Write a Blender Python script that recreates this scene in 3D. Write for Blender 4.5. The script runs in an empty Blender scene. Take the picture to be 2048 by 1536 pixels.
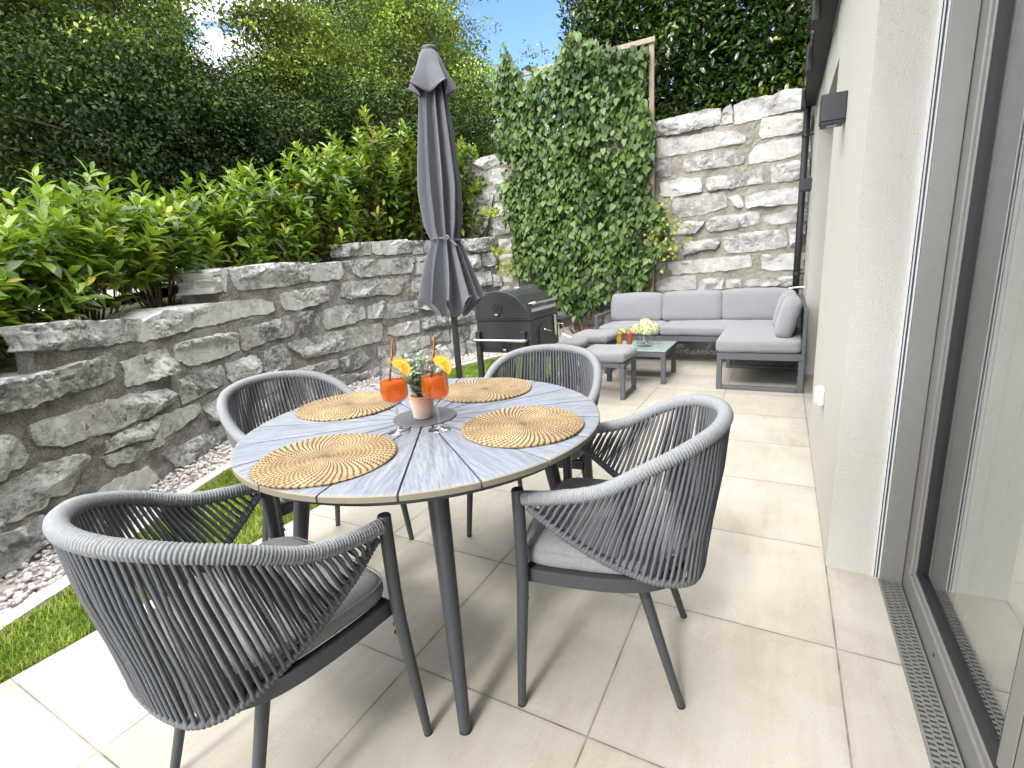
import bpy, bmesh, math, random
import numpy as np
from mathutils import Vector, Matrix, noise as mnoise
from mathutils.geometry import delaunay_2d_cdt

sc = bpy.context.scene
COL = sc.collection
R = math.radians
rng = np.random.default_rng(7)
random.seed(7)

# ------------------------------------------------------------------ camera
cd = bpy.data.cameras.new('camera')
cam = bpy.data.objects.new('camera', cd)
COL.objects.link(cam)
cam.location = (-0.21165, -0.98229, 1.22592)
cam.rotation_mode = 'XYZ'
cam.rotation_euler = (1.33237837, 0.0659599, 0.48882533)
cd.sensor_fit = 'HORIZONTAL'
cd.sensor_width = 36.0
cd.lens = 36.0 * 987.95 / 2048.0
cd.clip_start = 0.02
cd.clip_end = 2000.0
sc.camera = cam

# ------------------------------------------------------------------ world, sun, exposure
SUN_EL, SUN_AZ = 43.0, 184.0        # azimuth clockwise from +Y of the direction towards the sun
w = bpy.data.worlds.new('World')
sc.world = w
w.use_nodes = True
nt = w.node_tree
nt.nodes.clear()
o_ = nt.nodes.new('ShaderNodeOutputWorld')
bg = nt.nodes.new('ShaderNodeBackground')
sky = nt.nodes.new('ShaderNodeTexSky')
sky.sky_type = 'NISHITA'
sky.sun_disc = False
sky.sun_elevation = R(SUN_EL)
sky.sun_rotation = R(SUN_AZ)
sky.air_density = 0.6
sky.dust_density = 0.2
sky.ozone_density = 4.5
tc = nt.nodes.new('ShaderNodeTexCoord')
mp = nt.nodes.new('ShaderNodeMapping')
mp.inputs['Scale'].default_value = (1.0, 1.0, 2.2)
mp.inputs['Location'].default_value = (0.35, 0.2, 0.1)
cn = nt.nodes.new('ShaderNodeTexNoise')
cn.inputs['Scale'].default_value = 2.6
cn.inputs['Detail'].default_value = 7.0
cn.inputs['Roughness'].default_value = 0.58
cr_ = nt.nodes.new('ShaderNodeValToRGB')
cr_.color_ramp.elements[0].position = 0.51
cr_.color_ramp.elements[1].position = 0.66
mx = nt.nodes.new('ShaderNodeMix')
mx.data_type = 'RGBA'
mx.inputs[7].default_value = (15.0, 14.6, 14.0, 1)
nt.links.new(tc.outputs['Generated'], mp.inputs['Vector'])
nt.links.new(mp.outputs['Vector'], cn.inputs['Vector'])
nt.links.new(cn.outputs['Fac'], cr_.inputs['Fac'])
# unseen bright veil added overhead for fill light, broken clouds lower down
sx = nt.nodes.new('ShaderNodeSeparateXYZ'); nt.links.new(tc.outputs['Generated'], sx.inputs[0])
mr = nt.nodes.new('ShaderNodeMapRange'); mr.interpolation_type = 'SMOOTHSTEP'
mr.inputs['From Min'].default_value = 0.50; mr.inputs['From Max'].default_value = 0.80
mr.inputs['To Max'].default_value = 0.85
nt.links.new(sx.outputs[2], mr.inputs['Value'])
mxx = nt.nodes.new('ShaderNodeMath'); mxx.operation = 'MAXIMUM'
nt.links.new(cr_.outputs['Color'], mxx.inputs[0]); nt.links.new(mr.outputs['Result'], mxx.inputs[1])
# unseen cloud bank added behind the viewer for whiter fill on the house
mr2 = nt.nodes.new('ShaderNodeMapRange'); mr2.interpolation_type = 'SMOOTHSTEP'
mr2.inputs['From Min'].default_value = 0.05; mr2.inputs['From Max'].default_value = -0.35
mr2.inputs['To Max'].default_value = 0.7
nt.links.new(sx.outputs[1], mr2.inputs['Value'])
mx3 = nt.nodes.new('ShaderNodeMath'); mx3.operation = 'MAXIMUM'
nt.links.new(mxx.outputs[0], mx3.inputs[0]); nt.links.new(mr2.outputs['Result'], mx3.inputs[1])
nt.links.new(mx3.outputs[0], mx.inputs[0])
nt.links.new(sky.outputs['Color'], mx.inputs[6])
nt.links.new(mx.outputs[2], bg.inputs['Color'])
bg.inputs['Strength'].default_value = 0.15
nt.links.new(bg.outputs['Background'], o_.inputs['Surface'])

sl = bpy.data.lights.new('sun', 'SUN')
sl.energy = 0.85
sl.angle = R(9.0)
sl.color = (1.0, 0.95, 0.87)
sun = bpy.data.objects.new('sun', sl)
COL.objects.link(sun)
_to = Vector((math.sin(R(SUN_AZ)) * math.cos(R(SUN_EL)), math.cos(R(SUN_AZ)) * math.cos(R(SUN_EL)), math.sin(R(SUN_EL))))
sun.rotation_euler = _to.to_track_quat('Z', 'Y').to_euler()
sun.location = (0, -20, 20)

sc.view_settings.view_transform = 'Standard'
sc.view_settings.look = 'None'
sc.view_settings.exposure = 1.66
sc.view_settings.gamma = 1.0
sc.render.engine = 'CYCLES'
sc.cycles.max_bounces = 10
sc.cycles.transparent_max_bounces = 16
sc.cycles.caustics_reflective = False
sc.cycles.caustics_refractive = False
try:
    sc.cycles.use_denoising = True
    sc.cycles.denoiser = 'OPENIMAGEDENOISE'
except Exception:
    pass

# ------------------------------------------------------------------ materials
class NT:
    def __init__(s, name):
        s.m = bpy.data.materials.new(name)
        s.m.use_nodes = True
        s.t = s.m.node_tree
        s.t.nodes.clear()
        s.out = s.t.nodes.new('ShaderNodeOutputMaterial')
    def n(s, typ, **kw):
        nd = s.t.nodes.new('ShaderNode' + typ)
        for k, v in kw.items():
            setattr(nd, k, v)
        return nd
    def l(s, a, b):
        s.t.links.new(a, b)
    def val(s, sock, v):
        if hasattr(v, 'links') or hasattr(v, 'is_linked'):
            s.l(v, sock)
        else:
            sock.default_value = v
    def math(s, op, a, b=None, c=None):
        nd = s.n('Math', operation=op)
        s.val(nd.inputs[0], a)
        if b is not None: s.val(nd.inputs[1], b)
        if c is not None: s.val(nd.inputs[2], c)
        return nd.outputs[0]
    def mix(s, fac, a, b, blend='MIX'):
        nd = s.n('Mix', data_type='RGBA', blend_type=blend)
        s.val(nd.inputs[0], fac)
        s.val(nd.inputs[6], a if not isinstance(a, tuple) else (*a, 1))
        s.val(nd.inputs[7], b if not isinstance(b, tuple) else (*b, 1))
        return nd.outputs[2]
    def noise(s, vec, scale, detail=3, rough=.5, dist=0, out='Fac'):
        nd = s.n('TexNoise')
        if vec is not None: s.l(vec, nd.inputs['Vector'])
        nd.inputs['Scale'].default_value = scale
        nd.inputs['Detail'].default_value = detail
        nd.inputs['Roughness'].default_value = rough
        nd.inputs['Distortion'].default_value = dist
        return nd.outputs[out]
    def ramp(s, fac, stops, interp='LINEAR'):
        nd = s.n('ValToRGB')
        nd.color_ramp.interpolation = interp
        e = nd.color_ramp.elements
        while len(e) < len(stops): e.new(0.5)
        for i, (p, c) in enumerate(stops):
            e[i].position = p
            e[i].color = (*c, 1) if isinstance(c, tuple) else (c, c, c, 1)
        s.l(fac, nd.inputs['Fac'])
        return nd.outputs['Color']
    def obj(s):
        return s.n('TexCoord').outputs['Object']
    def mapping(s, vec, scale=(1, 1, 1), rot=(0, 0, 0), loc=(0, 0, 0)):
        nd = s.n('Mapping')
        nd.inputs['Scale'].default_value = scale
        nd.inputs['Rotation'].default_value = rot
        nd.inputs['Location'].default_value = loc
        s.l(vec, nd.inputs['Vector'])
        return nd.outputs['Vector']
    def bump(s, h, strength=.3, dist=.01, normal=None):
        nd = s.n('Bump')
        nd.inputs['Strength'].default_value = strength
        nd.inputs['Distance'].default_value = dist
        s.l(h, nd.inputs['Height'])
        if normal is not None: s.l(normal, nd.inputs['Normal'])
        return nd.outputs['Normal']
    def bsdf(s, color, rough=.5, normal=None, **kw):
        b = s.n('BsdfPrincipled')
        s.val(b.inputs['Base Color'], (*color, 1) if isinstance(color, tuple) else color)
        s.val(b.inputs['Roughness'], rough)
        if normal is not None: s.l(normal, b.inputs['Normal'])
        for k, v in kw.items():
            s.val(b.inputs[k.replace('_', ' ')], v)
        return b
    def done(s, surf):
        s.l(surf.outputs[0], s.out.inputs['Surface'])
        return s.m

def mat_simple(name, color, rough=.5, var=.15, vscale=30, bump=0, bscale=200, bdist=.002, metallic=0, **kw):
    t = NT(name)
    v = t.obj()
    f = t.noise(v, vscale, 4, .6)
    c = t.mix(f, tuple(x * (1 - var) for x in color), tuple(min(1, x * (1 + var)) for x in color))
    nrm = None
    if bump:
        nrm = t.bump(t.noise(v, bscale, 3, .6), bump, bdist)
    return t.done(t.bsdf(c, rough, nrm, Metallic=metallic, **kw))

def mat_fabric(name, c1, c2, scale=420):
    t = NT(name)
    v = t.obj()
    a = t.noise(t.mapping(v, (1, .25, 1)), scale, 2, .7)
    b = t.noise(t.mapping(v, (.25, 1, 1)), scale, 2, .7)
    f = t.math('MULTIPLY', a, b)
    f = t.math('MULTIPLY', f, 4.0)
    f = t.math('SUBTRACT', f, .5)
    c = t.mix(f, c1, c2)
    big = t.noise(v, 7, 3, .5)
    c = t.mix(t.math('MULTIPLY', big, .25), c, c1)
    h = t.math('ADD', f, t.math('MULTIPLY', t.noise(v, 9, 4, .6), 2.5))
    return t.done(t.bsdf(c, .92, t.bump(h, .35, .004), Sheen_Weight=.25))

def mat_leaf(name, dark, light, scale=1.2, rough=.4, trans=.25, tcol=None, spec=.5, bright=.5, tips=None, clump=1.6):
    """leaf colour varies by clump (noise) and from leaf to leaf (tint attribute)"""
    t = NT(name)
    v = t.obj()
    n1 = t.noise(v, scale, 2, .5)
    at = t.n('Attribute', attribute_name='tint').outputs['Fac']
    f = t.math('ADD', t.math('MULTIPLY', t.math('SUBTRACT', n1, .5), clump), at)
    f = t.math('ADD', f, bright - .5)
    stops = [(.15, dark), (.85, light)]
    if tips: stops.append((.985, tips))
    c = t.ramp(f, stops)
    b = t.bsdf(c, rough, None, Specular_IOR_Level=spec)
    tr = t.n('BsdfTranslucent')
    tcl = t.mix(.6, c, tcol if tcol else tuple(min(1, x * 1.6) for x in light))
    t.l(tcl, tr.inputs['Color'])
    ms = t.n('MixShader')
    ms.inputs[0].default_value = trans
    t.l(b.outputs[0], ms.inputs[1])
    t.l(tr.outputs[0], ms.inputs[2])
    t.l(ms.outputs[0], t.out.inputs['Surface'])
    return t.m

M = {}
M['metal'] = mat_simple('anthracite_metal', (.037, .041, .048), .42, .12, 60, .08, 900, .0006)
M['metal_dark'] = mat_simple('dark_metal', (.03, .034, .04), .45, .12, 60, .06, 900, .0006)
M['rubber'] = mat_simple('black_rubber', (.015, .015, .015), .7)
M['chrome'] = mat_simple('polished_steel', (.62, .62, .62), .22, .08, 40, metallic=1.0)
M['rope'] = mat_simple('sheen_grey_rope', (.22, .232, .25), .85, .3, 160, .5, 700, .002)  # top rail rope, lightened to paint in the sheen along its top
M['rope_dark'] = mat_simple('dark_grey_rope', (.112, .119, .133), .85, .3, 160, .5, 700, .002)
M['seat_fabric'] = mat_fabric('mid_grey_fabric', (.165, .171, .183), (.285, .292, .308))
M['sofa_fabric'] = mat_fabric('light_grey_fabric', (.17, .177, .195), (.27, .278, .302), 300)
M['sofa_metal'] = mat_simple('grey_powder_coat', (.085, .092, .104), .45, .1, 60)
M['white_plastic'] = mat_simple('white_plastic', (.68, .68, .67), .4, .04)
M['black_metal'] = mat_simple('black_coated_metal', (.02, .022, .025), .4, .15, 40, .05, 500, .0008)
M['grill_black'] = mat_simple('grill_black_paint', (.027, .03, .031), .42, .25, 14, .04, 300, .001)

def stone_material(name, dark, light, patch, warm):
    t = NT(name)
    v = t.obj()
    at = t.n('Attribute', attribute_name='tint').outputs['Fac']
    n1 = t.noise(v, 5, 8, .70, .6)
    n2 = t.noise(t.mapping(v, (1, 1, 2.2)), 24, 7, .74, .3)
    n3 = t.noise(v, 2.3, 3, .5)
    f = t.math('ADD', t.math('MULTIPLY', n1, .55), t.math('MULTIPLY', n2, .45))
    f = t.math('ADD', f, t.math('MULTIPLY', t.math('SUBTRACT', at, .5), .13))
    c = t.ramp(f, [(.385, tuple(.6 * q for q in dark)), (.44, dark), (.50, tuple((a + b) / 2 for a, b in zip(dark, light))), (.60, light)])
    c = t.mix(t.ramp(n3, [(.5, 0.0), (.75, .55)]), c, warm)
    vein = t.noise(t.mapping(v, (1, 1, 1), (.4, .3, .8)), 7, 6, .55, 2.2)
    vm = t.ramp(vein, [(.485, 0.0), (.5, .5), (.515, 0.0)])
    c = t.mix(vm, c, patch)
    blotch = t.noise(v, 11, 4, .6)
    c = t.mix(t.ramp(blotch, [(.56, 0.0), (.66, .65)]), c, patch)
    h = t.math('ADD', t.math('MULTIPLY', n2, .5), t.math('MULTIPLY', t.noise(t.mapping(v, (1, 1, 1.8), (.2, .3, .5)), 70, 5, .75, .4), .6))
    return t.done(t.bsdf(c, .88, t.bump(h, .55, .016), Specular_IOR_Level=.3))

M['stone_left'] = stone_material('grey_limestone', (.19, .193, .197), (.53, .532, .532), (.66, .66, .65), (.30, .285, .25))
M['stone_back'] = stone_material('pale_limestone', (.29, .287, .282), (.51, .507, .50), (.60, .595, .585), (.42, .395, .35))

def mortar_material(name, a, b):
    t = NT(name)
    v = t.obj()
    n1 = t.noise(v, 6, 6, .65)
    n2 = t.noise(v, 90, 4, .7)
    f = t.math('ADD', t.math('MULTIPLY', n1, .55), t.math('MULTIPLY', n2, .45))
    c = t.ramp(f, [(.36, tuple(.75 * q for q in a)), (.46, a), (.60, b)])
    gritty = t.noise(v, 210, 3, .7)
    c = t.mix(t.ramp(gritty, [(.60, 0.0), (.68, .6)]), c, tuple(min(1, 1.25 * q) for q in b))
    h = t.math('ADD', n2, t.math('MULTIPLY', t.noise(v, 25, 4, .6), 1.2))
    return t.done(t.bsdf(c, .95, t.bump(h, 1.0, .035)))
M['mortar_left'] = mortar_material('grey_brown_mortar', (.23, .218, .19), (.47, .45, .41))
M['mortar_back'] = mortar_material('buff_mortar', (.36, .335, .285), (.52, .495, .44))

def tile_material():
    t = NT('beige_porcelain_tiles')
    v = t.obj()
    sep = t.n('SeparateXYZ'); t.l(v, sep.inputs[0])
    x = t.math('MULTIPLY', t.math('ADD', sep.outputs[0], 60.0), 1 / .6)
    y = t.math('MULTIPLY', t.math('ADD', sep.outputs[1], 60.0), 1 / .6)
    fx = t.math('FRACT', x); fy = t.math('FRACT', y)
    dx = t.math('ABSOLUTE', t.math('SUBTRACT', fx, t.math('ROUND', fx)))
    dy = t.math('ABSOLUTE', t.math('SUBTRACT', fy, t.math('ROUND', fy)))
    d = t.math('MINIMUM', dx, dy)
    grout = t.math('LESS_THAN', d, .0042)
    soft = t.math('SMOOTH_MIN', d, .012, .004)
    cmb = t.n('CombineXYZ')
    t.l(t.math('FLOOR', t.math('ADD', x, .0001)), cmb.inputs[0]); t.l(t.math('FLOOR', t.math('ADD', y, .0001)), cmb.inputs[1])
    wn = t.n('TexWhiteNoise'); wn.noise_dimensions = '3D'
    t.l(cmb.outputs[0], wn.inputs['Vector'])
    sep2 = t.n('SeparateColor'); t.l(wn.outputs['Color'], sep2.inputs[0])
    off = t.n('VectorMath', operation='ADD')
    sc3 = t.n('VectorMath', operation='SCALE'); sc3.inputs['Scale'].default_value = 37.0
    t.l(wn.outputs['Color'], sc3.inputs[0]); t.l(v, off.inputs[0]); t.l(sc3.outputs[0], off.inputs[1])
    vv = off.outputs[0]
    cloud = t.noise(vv, 3.2, 5, .6, .5)
    streak = t.noise(t.mapping(vv, (1, .12, 1)), 26, 4, .6, .2)
    grain = t.noise(v, 330, 3, .7)
    f = t.math('ADD', t.math('MULTIPLY', cloud, .62), t.math('MULTIPLY', streak, .28))
    f = t.math('ADD', t.math('ADD', f, .01), t.math('MULTIPLY', t.noise(v, 120, 3, .7), .22))
    c = t.ramp(f, [(.40, (.325, .295, .248)), (.56, (.402, .373, .324)), (.72, (.46, .435, .388))])
    c = t.mix(t.math('MULTIPLY', sep2.outputs[0], .34), c, (.335, .31, .27))
    vein = t.noise(t.mapping(vv, (1, .35, 1), (0, 0, .5)), 4.5, 4, .5, 1.6)
    c = t.mix(t.ramp(vein, [(.495, 0.0), (.5, .22), (.505, 0.0)]), c, (.54, .52, .48))
    speck = t.ramp(t.noise(v, 150, 2, .5), [(.30, .6), (.35, 0.0)])
    c = t.mix(speck, c, (.27, .245, .21))
    dirt = t.noise(v, 1.7, 5, .65)
    c = t.mix(t.ramp(dirt, [(.56, 0.0), (.75, .22)]), c, (.30, .275, .235))
    edge = t.ramp(d, [(.0, .45), (.03, 0.0)])
    c = t.mix(t.math('MULTIPLY', edge, t.noise(v, 14, 3, .6)), c, (.26, .225, .175))
    gc = t.ramp(t.noise(v, 8, 3, .6), [(.35, (.10, .09, .075)), (.6, (.25, .225, .19))])
    c = t.mix(grout, c, gc)
    h = t.math('ADD', t.math('MULTIPLY', t.math('SUBTRACT', 1.0, grout), 1.0), t.math('MULTIPLY', grain, .1))
    b = t.bsdf(c, t.math('ADD', .42, t.math('MULTIPLY', grain, .2)), t.bump(h, .35, .003), Specular_IOR_Level=.4)
    return t.done(b)
M['tiles'] = tile_material()

def stucco_material():
    t = NT('pale_stucco')
    v = t.obj()
    n1 = t.noise(v, 2.0, 4, .6)
    g = t.noise(v, 190, 4, .65)
    c = t.mix(n1, (.50, .49, .455), (.55, .54, .505))
    c = t.mix(t.math('MULTIPLY', g, .25), c, (.42, .412, .38))
    vor = t.n('TexVoronoi'); vor.inputs['Scale'].default_value = 170
    t.l(t.mapping(v, (1, 1, 1.5)), vor.inputs['Vector'])
    h = t.math('ADD', vor.outputs['Distance'], t.math('MULTIPLY', g, 1.3))
    return t.done(t.bsdf(c, .93, t.bump(h, .5, .005)))
M['stucco'] = stucco_material()
M['trim_white'] = mat_simple('white_trim', (.62, .63, .63), .5, .05)
M['frame_metal'] = mat_simple('taupe_aluminium', (.225, .222, .215), .42, .1, 30, metallic=.3)
M['gasket'] = mat_simple('black_gasket', (.012, .012, .014), .5)
M['gasket_blue'] = mat_simple('blue_grey_seal', (.04, .05, .085), .45)
M['fascia'] = mat_simple('black_fascia', (.010, .011, .012), .6, .2, 8)
M['kerb'] = mat_simple('concrete_kerb', (.47, .455, .42), .92, .2, 25, .5, 180, .004)
M['soil'] = mat_simple('brown_soil', (.09, .072, .05), .97, .4, 12, .8, 60, .02)
M['hill'] = mat_simple('dry_leafy_ground', (.06, .065, .03), .97, .5, 3, .8, 20, .05)
M['road'] = mat_simple('pale_driveway_gravel', (.46, .44, .40), .95, .15, 20, .6, 90, .01)
M['wood'] = None
def wood_material(name, a, b, axis_scale=(1, 14, 1), scale=14):
    t = NT(name)
    v = t.obj()
    n = t.noise(t.mapping(v, axis_scale), scale, 5, .65, .4)
    n2 = t.noise(t.mapping(v, tuple(3 * q for q in axis_scale)), scale * 2, 3, .6)
    c = t.ramp(t.math('ADD', t.math('MULTIPLY', n, .65), t.math('MULTIPLY', n2, .35)), [(.3, a), (.7, b)])
    return t.done(t.bsdf(c, .75, t.bump(n2, .35, .003)))
M['wood'] = wood_material('weathered_wood', (.22, .17, .125), (.42, .345, .275), (10, 10, .6), 9)
M['bark'] = wood_material('tree_bark', (.035, .028, .02), (.12, .10, .075), (3, 3, .5), 6)
M['twig'] = wood_material('brown_twig', (.07, .045, .025), (.20, .13, .08), (3, 3, .5), 12)

def pebble_material():
    t = NT('white_pebbles')
    v = t.obj()
    at = t.n('Attribute', attribute_name='tint').outputs['Fac']
    c = t.ramp(at, [(0.0, (.40, .375, .36)), (.3, (.55, .52, .505)), (.65, (.64, .615, .60)), (1.0, (.76, .745, .73))])
    c = t.mix(t.math('MULTIPLY', t.noise(v, 60, 4, .6), .3), c, (.33, .27, .25))
    return t.done(t.bsdf(c, .8, t.bump(t.noise(v, 140, 3, .6), .2, .003)))
M['pebble'] = pebble_material()
M['grass'] = mat_leaf('grass_blades', (.09, .16, .012), (.30, .45, .05), 5, .5, .3, (.3, .42, .05), .3, .5, (.33, .29, .12))
M['laurel'] = mat_leaf('laurel_leaves', (.022, .055, .006), (.20, .325, .03), 1.6, .32, .28, (.28, .46, .03), .5, .52, (.46, .36, .05))
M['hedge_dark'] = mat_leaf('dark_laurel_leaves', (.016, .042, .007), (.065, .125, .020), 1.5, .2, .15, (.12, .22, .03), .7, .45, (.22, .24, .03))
M['vine'] = mat_leaf('vine_leaves', (.018, .048, .009), (.115, .185, .045), 2.2, .40, .15, (.2, .32, .06), .35, .48, None, 2.0)
M['vine_young'] = mat_leaf('young_vine_leaves', (.16, .22, .02), (.34, .38, .05), 2, .45, .35, (.5, .55, .08), .4, .5)

def thin_glass(name, tint=(1, 1, 1), f0=.04, rough=0.0):
    """clear sheet: see-through with a mirror share that rises at grazing angles (Schlick)"""
    t = NT(name)
    tr = t.n('BsdfTransparent'); tr.inputs['Color'].default_value = (*tint, 1)
    gl = t.n('BsdfGlossy'); gl.inputs['Roughness'].default_value = rough
    lw = t.n('LayerWeight'); lw.inputs['Blend'].default_value = .5
    fac = t.math('ADD', f0, t.math('MULTIPLY', 1 - f0, t.math('POWER', lw.outputs['Facing'], 4.5)))
    ms = t.n('MixShader'); t.l(fac, ms.inputs[0]); t.l(tr.outputs[0], ms.inputs[1]); t.l(gl.outputs[0], ms.inputs[2])
    t.l(ms.outputs[0], t.out.inputs['Surface'])
    return t.m

# ------------------------------------------------------------------ mesh helpers
class MB:
    def __init__(s):
        s.v = []; s.f = []; s.mi = []; s.tint = []
    def add(s, verts, faces, mi=0, tint=.5):
        k = len(s.v)
        s.v.extend([tuple(p) for p in verts])
        s.tint.extend([tint] * len(verts))
        for f in faces:
            s.f.append(tuple(i + k for i in f)); s.mi.append(mi)
    def box(s, lo, hi, mi=0, mat=None):
        x0, y0, z0 = lo; x1, y1, z1 = hi
        v = [(x0, y0, z0), (x1, y0, z0), (x1, y1, z0), (x0, y1, z0), (x0, y0, z1), (x1, y0, z1), (x1, y1, z1), (x0, y1, z1)]
        if mat is not None: v = [tuple(mat @ Vector(p)) for p in v]
        s.add(v, [(0, 3, 2, 1), (4, 5, 6, 7), (0, 1, 5, 4), (1, 2, 6, 5), (2, 3, 7, 6), (3, 0, 4, 7)], mi)
    def bbox(s, lo, hi, b=.004, mi=0, mat=None):
        """box with chamfered edges"""
        lo = np.array(lo, float); hi = np.array(hi, float)
        b = min(b, .45 * float((hi - lo).min()))
        V = []; idx = {}
        for ax in range(3):
            for sx in (0, 1):
                for sy in (0, 1):
                    for sz in (0, 1):
                        c = [sx, sy, sz]
                        p = [lo[i] if c[i] == 0 else hi[i] for i in range(3)]
                        for i in range(3):
                            if i != ax: p[i] += b if c[i] == 0 else -b
                        idx[(ax, sx, sy, sz)] = len(V); V.append(tuple(p))
        F = []
        for ax in range(3):
            o1, o2 = [i for i in range(3) if i != ax]
            for side in (0, 1):
                q = []
                for a, bb in ((0, 0), (1, 0), (1, 1), (0, 1)):
                    c = [0, 0, 0]; c[ax] = side; c[o1] = a; c[o2] = bb
                    q.append(idx[(ax, *c)])
                F.append(tuple(q))
        for ax in range(3):       # edges along ax
            o1, o2 = [i for i in range(3) if i != ax]
            for a in (0, 1):
                for bb in (0, 1):
                    c0 = [0, 0, 0]; c0[o1] = a; c0[o2] = bb
                    c1 = list(c0); c1[ax] = 1
                    F.append((idx[(o1, *c0)], idx[(o2, *c0)], idx[(o2, *c1)], idx[(o1, *c1)]))
        for c in [(a, bb, d) for a in (0, 1) for bb in (0, 1) for d in (0, 1)]:
            F.append((idx[(0, *c)], idx[(1, *c)], idx[(2, *c)]))
        if mat is not None: V = [tuple(mat @ Vector(p)) for p in V]
        s.add(V, F, mi)
    def tube(s, path, rad, n=8, mi=0, caps=True, tint=.5, up=None):
        P = [Vector(p) for p in path]
        m = len(P)
        if not hasattr(rad, '__len__'): rad = [rad] * m
        t0 = (P[1] - P[0]).normalized()
        ref = Vector(up) if up else (Vector((0, 0, 1)) if abs(t0.z) < .9 else Vector((1, 0, 0)))
        a = (ref - t0 * ref.dot(t0)).normalized()
        V = []
        for i in range(m):
            t = (P[min(i + 1, m - 1)] - P[max(i - 1, 0)]).normalized()
            a = (a - t * a.dot(t)).normalized()
            b = t.cross(a)
            for j in range(n):
                th = 2 * math.pi * j / n
                r = rad[i] if not callable(rad[i]) else rad[i](th)
                V.append(P[i] + a * (r * math.cos(th)) + b * (r * math.sin(th)))
        F = [(i * n + j, i * n + (j + 1) % n, (i + 1) * n + (j + 1) % n, (i + 1) * n + j) for i in range(m - 1) for j in range(n)]
        if caps:
            F.append(tuple(range(n - 1, -1, -1)))
            F.append(tuple(range((m - 1) * n, m * n)))
        s.add(V, F, mi, tint)
    def lathe(s, prof, n=24, c=(0, 0, 0), mi=0, cap0=True, cap1=True):
        V = []; m = len(prof)
        for r, z in prof:
            for j in range(n):
                th = 2 * math.pi * j / n
                V.append((c[0] + r * math.cos(th), c[1] + r * math.sin(th), c[2] + z))
        F = [(i * n + j, i * n + (j + 1) % n, (i + 1) * n + (j + 1) % n, (i + 1) * n + j) for i in range(m - 1) for j in range(n)]
        if cap0: F.append(tuple(range(n - 1, -1, -1)))
        if cap1: F.append(tuple(range((m - 1) * n, m * n)))
        s.add(V, F, mi)
    def prism(s, poly, z0, z1, mi=0, mat=None):
        n = len(poly)
        v = [(x, y, z0) for x, y in poly] + [(x, y, z1) for x, y in poly]
        if mat is not None: v = [tuple(mat @ Vector(p)) for p in v]
        s.add(v, [tuple(range(n - 1, -1, -1)), tuple(range(n, 2 * n))] + [(i, (i + 1) % n, n + (i + 1) % n, n + i) for i in range(n)], mi)
    def build(s, name, mats, parent=None, smooth=False, loc=None):
        me = bpy.data.meshes.new(name)
        me.from_pydata(s.v, [], s.f)
        if not isinstance(mats, (list, tuple)): mats = [mats]
        for m_ in mats: me.materials.append(m_)
        if len(mats) > 1: me.polygons.foreach_set('material_index', s.mi)
        if smooth: me.polygons.foreach_set('use_smooth', [True] * len(s.f))
        if len(set(s.tint)) > 1:
            at = me.attributes.new('tint', 'FLOAT', 'POINT')
            at.data.foreach_set('value', s.tint)
        me.update()
        o = bpy.data.objects.new(name, me)
        COL.objects.link(o)
        if parent is not None: o.parent = parent
        if loc is not None: o.location = loc
        return o

def np_mesh(name, V, F, mats, parent=None, tint=None, smooth=False, mi=None):
    """V (n,3), F (m,k) -> one mesh object, fast"""
    me = bpy.data.meshes.new(name)
    V = np.asarray(V, np.float32); F = np.asarray(F, np.int32)
    k = F.shape[1]
    me.vertices.add(len(V)); me.vertices.foreach_set('co', V.ravel())
    me.loops.add(F.size); me.loops.foreach_set('vertex_index', F.ravel())
    me.polygons.add(len(F))
    me.polygons.foreach_set('loop_start', np.arange(0, F.size, k, dtype=np.int32))
    me.polygons.foreach_set('loop_total', np.full(len(F), k, np.int32))
    if not isinstance(mats, (list, tuple)): mats = [mats]
    for m_ in mats: me.materials.append(m_)
    if mi is not None: me.polygons.foreach_set('material_index', np.asarray(mi, np.int32))
    if smooth: me.polygons.foreach_set('use_smooth', np.ones(len(F), bool))
    if tint is not None:
        at = me.attributes.new('tint', 'FLOAT', 'POINT')
        at.data.foreach_set('value', np.asarray(tint, np.float32))
    me.update(calc_edges=True)
    me.validate()
    o = bpy.data.objects.new(name, me)
    COL.objects.link(o)
    if parent is not None: o.parent = parent
    return o

def empty(name, loc=(0, 0, 0), rz=0):
    o = bpy.data.objects.new(name, None)
    o.empty_display_size = .1
    COL.objects.link(o)
    o.location = loc; o.rotation_euler = (0, 0, rz)
    return o
def tag(o, label=None, cat=None, group=None, kind=None):
    if label: o['label'] = label
    if cat: o['category'] = cat
    if group: o['group'] = group
    if kind: o['kind'] = kind
    return o
def thing(name, label, cat, loc=(0, 0, 0), rz=0, group=None):
    return tag(empty(name, loc, rz), label, cat, group)
def dup(root, loc, rz, label, group=None):
    def cp(o, par):
        c = o.copy(); COL.objects.link(c)
        if par is not None: c.parent = par
        for ch in list(o.children): cp(ch, c)
        return c
    r = cp(root, None)
    r.location = loc; r.rotation_euler = (0, 0, rz)
    r['label'] = label
    if group: r['group'] = group
    return r

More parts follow.
